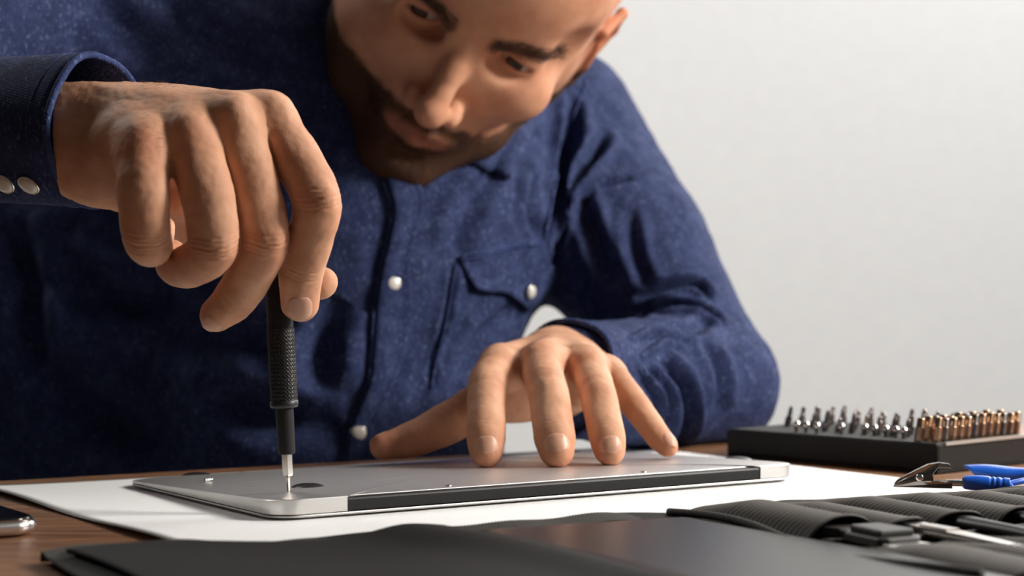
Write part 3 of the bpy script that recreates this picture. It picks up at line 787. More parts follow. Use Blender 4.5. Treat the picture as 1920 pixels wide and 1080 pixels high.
# body lookup for nails and arm hair
bvh_hands = BVHTree.FromPolygons([Vector(v) for v in np.concatenate([rv, lv])], [tuple(q) for q in np.concatenate([rf, lf + len(rv)])])
def nail(tip, prev, dorsal, wdt, lng, shift=0.0, parent=body):
    a = norm(tip - prev); d = np.array(dorsal, float); d = norm(d - a * (d @ a)); s = np.cross(a, d)
    V = []; nu, nv = 15, 19
    for j in range(nv):
        t = -1 + 2 * j / (nv - 1)
        wj = wdt * (1 - abs(t) ** 2.4) ** 0.42 if t < 0 else wdt * (1 - abs(t) ** 4 * 0.5)
        for i in range(nu):
            q = -1 + 2 * i / (nu - 1)
            p = tip + a * (shift + lng * t + (-1.7 * q * q * max(t, 0))) + s * q * wj
            hit = bvh_hands.ray_cast(Vector(p + d * 16), Vector(-d), 26)
            if hit[0] is None: hit = (Vector(p),)
            e = max(abs(q), abs(t) if t < 0 else 0)
            V.append(np.array(hit[0]) + d * (0.55 - 0.75 * e ** 6 + (0.25 if t > 0.8 else 0)))
    Fc = [(j * nu + i, j * nu + i + 1, (j + 1) * nu + i + 1, (j + 1) * nu + i) for j in range(nv - 1) for i in range(nu - 1)]
    o = mesh_obj('fingernail', V, Fc, NAIL, parent)
    return solid(o, 0.4)
nail(r_idx[5], r_idx[4], (0.12, -1, 0), 6.0, 6.6, -0.5)
nail(r_mid[5], r_mid[4], (-0.35, -0.9, -0.75), 5.0, 5.2, 1.0)
nail(l_idx[5], l_idx[4], (0, -1, 0.25), 6.6, 4.9, 1.0)
nail(l_mid[5], l_mid[4], (0.02, -1, 0.25), 7.0, 5.1, 1.0)
nail(l_rng[5], l_rng[4], (0.08, -1, 0.25), 6.2, 4.8, 1.0)
nail(l_pnk[5], l_pnk[4], (0.5, -0.7, 0.5), 4.4, 4.6, -0.4)
nail(l_thb[4], l_thb[3], (-0.2, 0.75, 0.7), 5.6, 6.0, -0.6)

# fine hairs on the back of the right hand and wrist
V = []; Fc = []
for _ in range(420):
    x_ = rng.uniform(120, 330) ; y_ = rng.uniform(118, 300) if rng.random() < 0.35 else 128 + (x_ - 120) * 0.12 + rng.normal(0, 8)
    o_ = np.array([0, 0, CAMH]); d_ = norm(px(x_, y_, 800) - o_)
    hit = bvh_hands.ray_cast(Vector(o_), Vector(d_), 2000)
    if hit[0] is None: continue
    p = np.array(hit[0]); nn = np.array(hit[1]); nn = nn if nn @ d_ < 0 else -nn
    dr = norm(np.array([0.9, -0.1, -0.35]) + nn * 0.55 + rng.normal(0, .25, 3)); l = rng.uniform(3, 6); s = norm(np.cross(dr, d_)) * 0.035
    mm = p + dr * l * .5; e = p + dr * l - nn * l * .25; o = len(V)
    V += [p - s, p + s, mm + s, mm - s, e]; Fc += [(o, o + 1, o + 2, o + 3), (o + 3, o + 2, o + 4)]
tag(mesh_obj('arm_hair', V, Fc, FUZZ, body), kind='stuff')

# ---------------------------------------------------------------- SHIRT
def bvh_of(v, f): return BVHTree.FromPolygons([Vector(p) for p in v], [tuple(q) for q in f])
bsh = bvh_of(sv, sf); CAMP = np.array([0, 0, CAMH])
def cast(x, y, b=None, offs=0.0):
    d = norm(px(x, y, 1000) - CAMP); h = (b or bsh).ray_cast(Vector(CAMP), Vector(d), 5000)
    if h[0] is None: return None
    n_ = np.array(h[1]); n_ = n_ if n_ @ d < 0 else -n_
    return np.array(h[0]) + n_ * offs, n_
def resample(pts, step):
    pts = [np.asarray(p, float) for p in pts]; out = [pts[0]]
    for a, b in zip(pts[:-1], pts[1:]):
        n_ = max(1, int(np.linalg.norm(b - a) / step)); out += [a + (b - a) * (i + 1) / n_ for i in range(n_)]
    return out
def spline2(pts, n):
    """Catmull-Rom through 2D points"""
    P = [np.asarray(p, float) for p in pts]; P = [2 * P[0] - P[1]] + P + [2 * P[-1] - P[-2]]; out = []
    for i in range(1, len(P) - 2):
        for t in np.linspace(0, 1, n, endpoint=False):
            a, b, c, d = P[i - 1:i + 3]
            out.append(0.5 * (2 * b + (c - a) * t + (2 * a - 5 * b + 4 * c - d) * t * t + (-a + 3 * b - 3 * c + d) * t ** 3))
    out.append(P[-2]); return out
# refine the mesh once (subdivide), then press the folds in
me = bpy.data.meshes.new('tmp'); me.from_pydata(sv.tolist(), [], sf.tolist())
import bmesh
bm = bmesh.new(); bm.from_mesh(me)
vis = [f for f in bm.faces if f.calc_center_median().x > -140 and f.calc_center_median().z > -20 and f.calc_center_median().y < 1420]
bmesh.ops.subdivide_edges(bm, edges=list({e for f in vis for e in f.edges}), cuts=1, use_grid_fill=True)
bmesh.ops.smooth_vert(bm, verts=bm.verts, factor=0.5, use_axis_x=True, use_axis_y=True, use_axis_z=True)
bm.normal_update()
SV = np.array([v.co[:] for v in bm.verts]); SN = np.array([v.normal[:] for v in bm.verts])
def fold(pts, wd, dep, ridge=0.5):
    """groove along a line on the cloth with a swelling beside it"""
    Q = []
    for p in spline2(pts, 10):
        h = cast(p[0], p[1])
        if h is not None: Q.append(h[0])
    if len(Q) < 2: return
    Q = np.array(Q); n_ = len(Q)
    lo = Q.min(0) - wd * 4; hi = Q.max(0) + wd * 4
    m_ = np.all((SV > lo) & (SV < hi), axis=1); idx = np.where(m_)[0]
    if len(idx) == 0: return
    D = np.full(len(idx), 1e9); T = np.zeros(len(idx))
    for i in range(n_ - 1):
        a, b = Q[i], Q[i + 1]; ba = b - a
        t = np.clip(((SV[idx] - a) @ ba) / (ba @ ba + 1e-9), 0, 1); d = np.linalg.norm(SV[idx] - a - t[:, None] * ba, axis=1)
        k = d < D; D[k] = d[k]; T[k] = (i + t[k]) / (n_ - 1)
    env = np.clip(np.sin(np.clip(T, 0, 1) * math.pi), 0, 1) ** 0.5
    dep = dep * 1.45
    g = -dep * np.exp(-(D / wd) ** 2) + ridge * dep * np.exp(-((D - 2.1 * wd) / wd) ** 2)
    SV[idx] += SN[idx] * (g * env)[:, None]
folds = [
    ([(1078, 180), (1068, 260), (1048, 330), (1030, 400), (1022, 470)], 4.5, 9, .6),
    ([(1136, 240), (1112, 300), (1072, 360), (1045, 430), (1035, 500)], 4, 7, .7),
    ([(1185, 334), (1130, 352), (1078, 392)], 3, 4, .7),
    ([(1100, 300), (1095, 380), (1120, 460), (1140, 520)], 5, 5, .7),
    ([(1180, 390), (1190, 470), (1215, 540)], 4, 3, .7),
    ([(1000, 330), (995, 400), (1010, 440)], 5, 3.5, .7),
    ([(1190, 560), (1250, 540), (1300, 535), (1338, 560)], 3.2, 5, .8),
    ([(1200, 597), (1260, 580), (1320, 590), (1360, 610)], 3.2, 5, .8),
    ([(1240, 680), (1278, 730), (1285, 790), (1270, 835)], 5, 7, .7),
    ([(1215, 690), (1245, 740), (1250, 800)], 2.6, 3.5, .8), ([(1190, 690), (1222, 740), (1228, 790)], 2.4, 3, .8),
    ([(1190, 655), (1215, 640), (1235, 632), (1285, 640)], 2.6, 3.5, 1.1),
    ([(1320, 640), (1350, 700), (1350, 780)], 6, 4, .7),
    ([(1330, 600), (1300, 620), (1250, 615)], 4, 3, .7),
    ([(850, 500), (842, 560), (822, 640), (810, 720)], 2.5, 2.5, .8),
    ([(960, 575), (900, 640), (850, 700)], 6, 4, .6), ([(880, 600), (830, 660), (770, 760)], 6, 3.5, .6),
    ([(900, 350), (870, 420), (850, 470)], 7, 4, .6), ([(940, 280), (920, 330), (880, 380)], 6, 4, .6), ([(1010, 250), (985, 300), (960, 360)], 5, 4, .7),
    ([(640, 560), (600, 640), (600, 740)], 9, 6, .6), ([(560, 600), (420, 640), (300, 600)], 12, 7, .6), ([(380, 700), (480, 780), (640, 800)], 10, 6, .6),
    ([(100, 500), (200, 560), (330, 560)], 10, 7, .6), ([(60, 640), (150, 760), (300, 820)], 12, 8, .6), ([(180, 0), (240, 60), (300, 90)], 8, 6, .6), ([(330, 0), (420, 70), (520, 110)], 8, 6, .6), ([(20, 420), (60, 560), (50, 700)], 9, 8, .6)]
for a in folds: fold(*a)
# broad irregular cloth relief
for i in range(len(SV)):
    p = SV[i]
    if p[0] > -430:
        v_ = Vector(p)
        SV[i] += SN[i] * (2.2 * noise.noise(v_ * 0.018) + 1.1 * noise.noise(v_ * 0.05 + Vector((9, 2, 4))) + 0.45 * noise.noise(v_ * 0.12))
for v, c_ in zip(bm.verts, SV): v.co = c_
SF = [tuple(v.index for v in f.verts) for f in bm.faces]; bm.free()
shirt = mesh_obj('shirt', SV, SF, DENIM, person); tag(shirt, 'dark blue denim shirt')
bsh = bvh_of(SV, SF)

def strip(name, left, right, nacross, offs, thick, m, parent, prof=None, n=8):
    """cloth strip between two pixel lines, laid onto the shirt"""
    Lp = spline2(left, n); Rp = spline2(right, n); V = []; rows = 0
    for a, b in zip(Lp, Rp):
        row = []
        for k in range(nacross):
            t = k / (nacross - 1); p = a + (b - a) * t; h = cast(p[0], p[1], bsh, offs * (prof(t) if prof else 1))
            if h is None: row = None; break
            row.append(h[0])
        if row is None: continue
        V += row; rows += 1
    Fc = [(i * nacross + k, i * nacross + k + 1, (i + 1) * nacross + k + 1, (i + 1) * nacross + k) for i in range(rows - 1) for k in range(nacross - 1)]
    o = mesh_obj(name, V, Fc, m, parent); return solid(o, thick, -1)
# placket
pl_l = [(722, 335), (736, 400), (716, 500), (700, 600), (690, 720), (660, 800), (648, 868)]
pl_r = [(782, 335), (792, 395), (768, 480), (768, 590), (748, 690), (700, 800), (690, 868)]
strip('placket', pl_l, pl_r, 9, 2.6, 2.2, DENIM, shirt, lambda t: 1.0 + 0.35 * math.sin(t * 6.28 * 1.0))
def seam(pts, wd, offs, m=DENIM_SEAM, name='seam', parent=None, n=10):
    Q = [cast(p[0], p[1], bsh, offs) for p in spline2(pts, n)]; Q = [q[0] for q in Q if q]
    if len(Q) > 2:
        v, f = tube(Q, [wd] * len(Q), 6); mesh_obj(name, v, f, m, parent or shirt)
seam([(718, 345), (732, 400), (712, 500), (696, 600), (686, 720), (656, 800), (646, 866)], 0.7, 3.0)
seam([(1100, 150), (1078, 215), (1050, 300), (1030, 400), (1020, 450)], 0.9, 0.8)
# collar leaf under the jaw
def patch(name, poly, offs, thick, m, parent, div=10):
    """quad patch from 4 pixel corners"""
    a, b, c, d = [np.array(p, float) for p in poly]; V = []
    for i in range(div + 1):
        for j in range(div + 1):
            s, t = i / div, j / div; p = (a * (1 - s) + b * s) * (1 - t) + (d * (1 - s) + c * s) * t
            h = cast(p[0], p[1], bsh, offs)
            V.append(h[0] if h else px(p[0], p[1], 1200))
    Fc = [(i * (div + 1) + j, i * (div + 1) + j + 1, (i + 1) * (div + 1) + j + 1, (i + 1) * (div + 1) + j) for i in range(div) for j in range(div)]
    return solid(mesh_obj(name, V, Fc, m, parent), thick, -1)
patch('collar', [(860, 300), (965, 215), (985, 262), (952, 336)], 4.5, 3.0, DENIM, shirt)
# pocket flap (west-ern style, pointed), pocket below, snap
V = []; nn_ = 14
top = [(857, 482), (1016, 449)]; bot = [(884, 540), (905, 545), (935, 548), (962, 562), (985, 578), (1010, 548), (1037, 518)]
tp = resample(top, 1000 / 1); B = spline2(bot, 3)
rows = 9
for i, b_ in enumerate(B):
    s = i / (len(B) - 1); a_ = np.array(top[0]) * (1 - s) + np.array(top[1]) * s
    for j in range(rows):
        t = j / (rows - 1); p = a_ + (b_ - a_) * t; h = cast(min(p[0], 1300), p[1], bsh, 1.6 + 4.0 * t * t)
        V.append(h[0])
Fc = [(i * rows + j, i * rows + j + 1, (i + 1) * rows + j + 1, (i + 1) * rows + j) for i in range(len(B) - 1) for j in range(rows - 1)]
fl_ = solid(mesh_obj('pocket_flap', V, Fc, DENIM, shirt), 1.6, -1)
seam([(859, 488), (935, 468), (1014, 452)], 0.8, 3.0, parent=fl_)
seam([(858, 482), (935, 463), (1014, 447)], 0.8, 2.6, parent=fl_)
seam([(852, 495), (846, 560), (826, 650), (808, 730)], 0.6, 0.8)
def snap(x, y, r, b, offs=3.0, nrm=None, parent=shirt):
    h = cast(x, y, b, offs); n_ = h[1] if nrm is None else norm(nrm)
    o = mesh_obj('snap_button', *lathe(h[0] - n_ * 1.5, n_, [(0, r), (1.4, r), (1.7, r * 0.93), (1.5, r * 0.84)], 28), CHROME, parent)
    mesh_obj('pearl_cap', *lathe(h[0] - n_ * 1.2, n_, [(0, r * 0.86), (1.4, r * 0.86), (2.2, r * 0.7), (2.7, r * 0.42), (2.85, r * 0.05)], 28), PEARL, o)
    return o
snap(733, 533, 5.2, bsh, 4.5); snap(670, 811, 5.4, bsh, 4.5); snap(981, 544, 5.2, bsh, 7)

# cuffs as turned cloth tubes
def cuff(c, ax, upv, ra, rb, length, flare, seam_n=3):
    ax = norm(ax); s = norm(np.cross(ax, upv)); u = np.cross(s, ax)
    ns, nl = 64, 16; V = []
    prof = [(t * length, 0) for t in np.linspace(0, 1, nl)]
    for i, (h, _) in enumerate(prof):
        t = i / (nl - 1)
        for k in range(ns):
            a = 2 * math.pi * k / ns
            wv = 1 + 0.02 * math.sin(3 * a + 1) + 0.02 * math.sin(5 * a + t * 2) + flare * (t ** 2)
            V.append(c + ax * (h - length + 1.5 * math.sin(2 * a + 0.6) * t) + (s * math.cos(a) * ra + u * math.sin(a) * rb) * wv)
    Fc = [(i * ns + k, i * ns + (k + 1) % ns, (i + 1) * ns + (k + 1) % ns, (i + 1) * ns + k) for i in range(nl - 1) for k in range(ns)]
    o = mesh_obj('cuff', V, Fc, DENIM, shirt); m = o.modifiers.new('s', 'SOLIDIFY'); m.thickness = 2.4 * MM; m.offset = 0
    ring = V[-ns:]; ring = ring + ring[:1]
    v, f = tube(ring, [1.7] * len(ring), 8, cap=False); mesh_obj('cuff_hem', v, f, DENIM_SEAM, o)
    ring = [V[(nl - 3) * ns + k] for k in range(ns)]; ring = [r + norm(r - (c - ax * length * 2 / 15)) * 1.2 for r in ring]; ring = ring + ring[:1]
    v, f = tube(ring, [0.35] * len(ring), 6, cap=False); mesh_obj('cuff_stitching', v, f, DENIM_SEAM, o)
    return o, bvh_of(V, Fc)
cR = px(182, 243, 805)
cuffR, bR = cuff(cR, norm(cR - (re_ + np.array([0, 0, -25]))), UP, 31.5, 32, 78, 0.04)
snap(57, 343, 5.3, bR, 2.0, parent=cuffR); snap(11, 341, 5.3, bR, 2.0, parent=cuffR)
cL = px(1062, 708, 1066)
cuffL, bL = cuff(cL, norm(cL - le_), UP, 33, 33, 60, 0.03)
h = cast(1092, 806, bL)
if h: snap(1092, 806, 5, bL, 2.0, parent=cuffL)

# ================================================================ BIT BOX WITH BITS
BA = np.array([128.5, 1084, 0.]); BB = np.array([229., 976, 0.])
be = norm(BB - BA); bn = np.array([-be[1], be[0], 0]); bl = np.linalg.norm(BB - BA); bwid = 95.0; bh = 15.6
bx = empty('bit_box', BA + be * bl / 2 + bn * bwid / 2, 'open black box holding rows of upright screwdriver bits, behind the laptop at right', 'toolbox')
BOXM = mat_fabric('box_black', (0.005, 0.005, 0.005), (0.008, 0.008, 0.008), 0.55, 500, 0.1, 0.2)
BOXS = mat_fabric('box_side', (0.016, 0.014, 0.013), (0.022, 0.019, 0.017), 0.55, 500, 0.1, 0.2)
def bp(a, b, z): return BA + be * a + bn * b + UP * z
t_ = 1.6
for nm, a0, a1, b0, b1, z0, z1, m in (('base', 0, bl, 0, bwid, 0.2, 2.0, BOXM), ('side_wall', 0, bl, 0, t_, 2.0, bh, BOXM), ('side_wall', 0, bl, bwid - t_, bwid, 2.0, bh, BOXM),
                               ('end_wall', 0, t_, t_, bwid - t_, 2.0, bh, BOXM), ('end_wall', bl - t_, bl, t_, bwid - t_, 2.0, bh, BOXS)):
    o = mesh_obj(nm, *box(bp((a0 + a1) / 2, (b0 + b1) / 2, (z0 + z1) / 2), be, bn, UP, (a1 - a0) / 2, (b1 - b0) / 2, (z1 - z0) / 2), m, bx, smooth=False); bevel(o, 0.5)
o = mesh_obj('bit_tray', *box(bp(bl / 2, bwid / 2, bh - 0.6), be, bn, UP, bl / 2 - t_, bwid / 2 - t_, 1.5), mat('foam_tray', (0.022, 0.021, 0.020), 0.65), bx, smooth=False); bevel(o, 0.6)
o = mesh_obj('metal_rim', *box(bp(bl + 0.3, bwid / 2 + 3, bh + 0.6), be, bn, UP, 0.7, bwid / 2 - 4, 0.9), ALU, bx, smooth=False); tag(o, 'thin silver rim strip')
BITC = mat('bit_copper', (0.52, 0.34, 0.22), 0.27, 1.0); BITD = mat('bit_steel', (0.30, 0.27, 0.25), 0.25, 1.0)
cnt = 0
tips = ['flat', 'cross', 'star']
def make_bit(base, ax, hgt, m, shape, lab, grp, rs=1.0):
    e = empty('screwdriver_bit', base, lab, 'bit', grp)
    if rs == 1.0:      # thick socket-like bits, straight up to a flat top
        sh = [(0, 2.3), (0.3, 2.45), (hgt * .62, 2.45)]; pr = [(hgt * .62, 2.45), (hgt * .64, 2.3), (hgt * .96, 2.3), (hgt, 2.0)]; sg = 16
    else:
        sh = [(0, 1.9), (0.3, 2.05), (hgt * .42, 2.05), (hgt * .50, 1.35)]
        t_r = {'flat': 0.95, 'cross': 1.0, 'star': 1.25}[shape]; pr = [(hgt * .48, 1.35), (hgt * .80, 1.3), (hgt * .97, t_r), (hgt, t_r * 0.75)]; sg = {'flat': 4, 'cross': 8, 'star': 12}[shape]
    autosmooth(mesh_obj('shank', *lathe(base, ax, sh, 6), m, e), 20)
    autosmooth(mesh_obj('bit_tip', *lathe(base, ax, pr, sg), m, e), 40)
    return e
random.seed(11)
ordn = ['first', 'second', 'third', 'fourth', 'fifth', 'sixth', 'seventh', 'eighth', 'ninth', 'tenth', 'eleventh', 'twelfth', 'thirteenth']
rowname = ['front', 'second', 'third', 'fourth', 'fifth', 'rearmost']
for r in range(6):
    for c in range(12):
        a = 14 + c * 9.6 + random.uniform(-1.0, 1.0); b_ = 12 + r * 14.2 + random.uniform(-.8, .8)
        if r == 0 or (r == 1 and c < 4): continue
        if r == 5 and c == 1: continue
        ax = norm([0.17 + random.uniform(-.05, .05), random.uniform(-.05, .05), 1])
        make_bit(bp(a, b_, bh + 0.9), ax, random.uniform(8.0, 12.5), BITD, random.choice(tips),
                 'dark steel screwdriver bit, ' + ordn[c] + ' from the left in the ' + rowname[r] + ' row of the black box', 'dark steel bits standing in the black box', 0.78)
for c in range(2):
    for r in range(12):
        a = bl - 17 + c * 9.5; b_ = 7 + r * 7.2 + c * 2.5
        ax = norm([0.14 + random.uniform(-.03, .03), random.uniform(-.04, .04), 1])
        m_ = BITC if (r + c) % 4 != 2 else BITD
        make_bit(bp(a, b_, bh + 0.9), ax, random.uniform(12.5, 14.5), m_, 'star',
                 'thick ' + ('copper-toned' if m_ is BITC else 'steel') + ' bit, ' + ordn[r] + ' from the front in the ' + ('end' if c else 'last but one') + ' column of the box', 'thick bits at the near end of the black box')
# small round sockets with bright tops, lying between the rows
for i, (x_, y_) in enumerate([(1494, 795), (1512, 793), (1532, 794), (1578, 797), (1622, 804), (1640, 803), (1661, 799), (1680, 797), (1695, 802)]):
    p = px(x_, y_ + 3, 1062 - i * 6); p[2] = bh + 0.9
    o = mesh_obj('ball_end', *lathe(p, UP, [(0, 1.2), (1.5, 1.3), (3.0, 2.0), (4.2, 2.2), (5.4, 1.9), (6.2, 1.0), (6.4, 0.2)], 16), CHROME, origin=p)
    tag(o, 'short bright round-headed bit, ' + ordn[i] + ' from the left along the front of the black box', 'bit', 'short round-headed bits in the black box')

# ================================================================ PHONE
PC = np.array([-190., 735, 0.6]); 
ph = empty('phone', PC - U * 69 + W_ * 33, 'silver smartphone with black glass face lying at the left edge of the table', 'phone')
def slab(name, w_, d_, r, specs, m, par, org):
    ol = rrect(w_, d_, r, 10); V = []; Fc = []; n = len(ol)
    for ins, z in specs:
        for p in ol:
            v = np.array([w_ / 2 - p[0], d_ / 2 - p[1]]); 
            kx = (w_ / 2 - ins) / (w_ / 2); ky = (d_ / 2 - ins) / (d_ / 2)
            q = (w_ / 2 - v[0] * kx, d_ / 2 - v[1] * ky)
            V.append(org - U * q[0] + W_ * q[1] + UP * z)
    for r_ in range(len(specs) - 1):
        for i in range(n): Fc.append((r_ * n + i, r_ * n + (i + 1) % n, (r_ + 1) * n + (i + 1) % n, (r_ + 1) * n + i))
    Fc.append(tuple(range(n))[::-1]); Fc.append(tuple((len(specs) - 1) * n + i for i in range(n)))
    return autosmooth(mesh_obj(name, V, Fc, m, par), 50)
a_ = np.linspace(-math.pi / 2, math.pi / 2, 11)
slab('frame', 138, 67, 10, [(3.4 - 3.4 * math.cos(t), 3.5 + 3.5 * math.sin(t)) for t in a_], mat_alu('phone_alu', (0.85, 0.83, 0.80), 0.22), ph, PC)
slab('glass', 138, 67, 10, [(1.6, 6.2), (1.7, 6.9), (2.1, 7.2), (3.0, 7.3)], mat('phone_glass', (0.008, 0.008, 0.010), 0.12), ph, PC)

# ================================================================ TOOL ROLL
RO = np.array([-171., 659, 0.]); RA = norm([0.898, 0.44, 0]); RB = np.array([RA[1], -RA[0], 0])
roll = empty('tool_roll', RO + RA * 200 + RB * 60, 'unrolled black fabric tool roll with ribbed elastic pockets in the foreground', 'tool roll')
NYL = mat_fabric('black_nylon', (0.0065, 0.006, 0.0055), (0.013, 0.0118, 0.0106), 0.68, 1400, 0.5, 0.22)
NYL2 = mat_fabric('ribbed_elastic', (0.030, 0.027, 0.024), (0.062, 0.055, 0.048), 0.7, 1100, 0.5, 0.3)
PAD = mat('smooth_pad', (0.022, 0.0195, 0.018), 0.30)
def rib_attr(o, vals):
    a = o.data.attributes.new('rib', 'FLOAT', 'POINT'); a.data.foreach_set('value', np.asarray(vals, np.float32)); return o
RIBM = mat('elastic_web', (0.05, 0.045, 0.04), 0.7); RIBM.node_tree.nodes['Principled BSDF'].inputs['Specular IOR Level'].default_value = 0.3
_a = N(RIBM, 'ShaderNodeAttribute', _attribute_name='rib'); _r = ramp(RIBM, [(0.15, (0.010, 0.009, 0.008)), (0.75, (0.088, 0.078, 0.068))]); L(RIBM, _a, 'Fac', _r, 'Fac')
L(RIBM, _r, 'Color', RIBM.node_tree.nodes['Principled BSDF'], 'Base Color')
def rp(a, b, z): return RO + RA * a + RB * b + UP * z
def edge_b(a): return 1.5 * math.sin(a / 22) + (2 * math.sin(a / 9.0) if a > 280 else 0.8 * math.sin(a / 13))
def base_z(a, b):
    e = math.exp(-max(b, 0) / 14.0)
    return 1.2 + 1.0 * math.sin(a / 31 + 1) * math.sin(b / 40 + a / 90) + e * (1.0 + 1.0 * math.sin(a / 17)) + 1.3
def sheet_pt(a, b):
    bb = b + edge_b(a) * math.exp(-b / 30.0)
    if a < 12: bb += (12 - a) * 0.25
    return rp(a, bb, max(base_z(a, b), 1.6))
v, f = grid_surf(sheet_pt, np.linspace(0, 470, 236), np.linspace(0, 230, 90))
solid(mesh_obj('base_sheet', v, f, NYL, roll), 0.8, 1 if False else -1)
# ribbed binding tape along the far edge
def bind_pt(a, t):
    rib = 0.16 * math.sin(a * 2 * math.pi / 1.5)
    p = rp(a, edge_b(a), 0); zt = base_z(a, 0) + 1.3 + 0.8 * math.sin(a / 23.0) + 0.5 * math.sin(a / 7.0)
    if t < 0.6: b = 17 * (1 - t / 0.6); z = zt - 1.4 * (b / 17.0) ** 1.5
    else:
        g = (t - 0.6) / 0.4 * math.pi * 0.55; b = -2.2 * math.sin(g); z = max(0.5, zt - (zt - 0.5) * (1 - math.cos(g)) * 0.9)
    return p + RB * b + UP * (z + rib * (1 if t < .9 else 0))
_ga = np.arange(0, 470, 0.4); v, f = grid_surf(bind_pt, _ga, np.linspace(0, 1, 11))
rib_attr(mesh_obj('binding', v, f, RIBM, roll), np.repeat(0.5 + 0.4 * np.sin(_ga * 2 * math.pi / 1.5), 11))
# left flap, a soft raised panel folded over
def flap_pt(a, b):
    z = base_z(a, b) + 1.8 + 3.2 * math.exp(-((a - 138 - b * 0.05) / 16.0) ** 2) + 1.0 * math.sin(a / 27 + b / 30) + 1.2 * math.exp(-(b - 8) / 9.0) * 0
    if b < 14: z -= (14 - b) * 0.12
    return rp(a + 0.10 * b, b + edge_b(a) * 0.6, z)
v, f = grid_surf(flap_pt, np.linspace(6, 152, 74), np.linspace(9, 190, 70))
solid(mesh_obj('flap', v, f, NYL, roll), 1.4, -1)
# smooth dark pad
def pad_pt(a, b):
    z = base_z(200, 60) + 3.2 + 0.5 * math.sin(a / 40) - 0.00012 * (a - 212) ** 2 * 4
    z = 4.6 - 2.4 * max(0, (abs(a - 208) - 44) / 10.0) ** 2
    return rp(a + b * 0.12, b, max(z, 2.2) )
v, f = grid_surf(pad_pt, np.linspace(154, 262, 55), np.linspace(24, 220, 60))
solid(tag(mesh_obj('smooth_pad', v, f, PAD, roll), 'smooth semi-gloss dark pad'), 1.2, -1)
# elastic bands with humps over the tools
tools_a = [(287, 12, 8.5), (318, 8, 6.0), (345, 8, 7.0), (376, 8, 7.0), (406, 8, 6.5), (434, 8, 6.5)]
def hump(a):
    z = 0
    for c_, w_, h_ in tools_a: z = max(z, h_ * max(0, 1 - abs((a - c_) / (w_ + 4)) ** 2.4) ** 0.6 if abs(a - c_) < w_ + 4 else 0)
    return z
def band(b0, b1, a0, a1, k, wob, name='elastic_band', rise=1.0):
    def fn(a, b):
        t = (b - b0) / (b1 - b0); be_ = b0 + (b1 + wob * math.sin(a / 7.0 + 1) + 4 * hump(a) / 8 - b0) * t
        z = 3.0 + hump(a) * rise * (0.35 + 0.65 * min(1, t * 3.0)) * k + 0.34 * math.sin(b * 2 * math.pi / 3.1) + 0.8 * math.exp(-((t - 1) / 0.03) ** 2)
        return rp(a, be_, z)
    ga, gb = np.arange(a0, a1, 1.2), np.arange(b0, b1 + 0.1, 0.5)
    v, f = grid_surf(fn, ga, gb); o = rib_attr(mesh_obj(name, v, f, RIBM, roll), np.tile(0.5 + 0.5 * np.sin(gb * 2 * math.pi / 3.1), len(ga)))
    return solid(o, 0.7, -1)
band(3, 92, 268, 455, 1.0, 2.0)
band(124, 205, 262, 455, 0.55, 1.0)
# piping beside the bands
def pipe(pts, r, name='piping'):
    v, f = tube(pts, [r] * len(pts), 10); mesh_obj(name, v, f, NYL2, roll)
pipe([rp(262 + 6 * math.sin(b / 30.0), b, 5.0 + 1.5 * math.sin(b / 25)) for b in np.linspace(4, 200, 60)], 1.7)
pipe([rp(270 + (a - 0) * 1.0, 104 + 6 * math.sin(a / 30.), 4.6) for a in np.linspace(0, 190, 60)], 1.3)

# ---- tools in the pockets
def rdir(): return RB
# plastic opening tool with a grey round blade
q = rp(287, 80, 6)
t1 = empty('opening_tool', q, 'black plastic handled tool with pale round blade in the nearest elastic pocket', 'tool')
def shaped(name, pts, z0, z1, m, par, bev=0.8):
    V, F_ = extrude_poly([rp(a, b, z0) for a, b in pts], UP, z1 - z0); o = mesh_obj(name, V, F_, m, par, smooth=False); bevel(o, bev, 3); return o
DG = mat('dark_grey_plastic', (0.045, 0.042, 0.040), 0.45)
shaped('handle', [(279, 60), (295, 60), (296, 92), (293, 99), (293, 104), (297, 108), (297, 128), (294, 131), (280, 131), (277, 128), (277, 108), (281, 104), (281, 99), (278, 92)], 4.6, 8.6, DG, t1, 1.0)
shaped('grip_block', [(280, 107), (294, 107), (295, 127), (279, 127)], 8.5, 11.2, DG, t1, 1.0)
blade = [(287 + 9 * math.cos(t), 133 + 12 * math.sin(t)) for t in np.linspace(0, 2 * math.pi, 28, endpoint=False)]
tag(shaped('blade', blade, 5.6, 6.5, ALU, t1, 0.2), 'pale round flat blade')
# steel tweezers
q = rp(319, 80, 6)
t2 = empty('tweezers', q, 'steel pointed tweezers sticking out of the second elastic pocket from the laptop side', 'tweezers')
for sgn, zz in ((1, 8.2), (-1, 5.6)):
    bs = np.linspace(60, 172, 30); V = []
    for b in bs:
        t = (b - 60) / 112; wd = 5.2 if t < .35 else max(0.4, 5.2 * (1 - (t - .35) / .65) ** 0.75); z = zz - (sgn * 1.1) * t ** 2 - 1.0 * t
        V += [rp(319 - wd, b, z - .5), rp(319 + wd, b, z - .5), rp(319 + wd, b, z + .5), rp(319 - wd, b, z + .5)]
    Fc = [(i * 4 + k, i * 4 + (k + 1) % 4, (i + 1) * 4 + (k + 1) % 4, (i + 1) * 4 + k) for i in range(29) for k in range(4)] + [(3, 2, 1, 0), (116, 117, 118, 119)]
    mesh_obj('arm', V, Fc, STEEL, t2, smooth=False)
mesh_obj('grip_ridge', *box(rp(319, 112, 8.2), RA, RB, UP, 3.2, 8, 0.5), STEEL, t2, smooth=False)
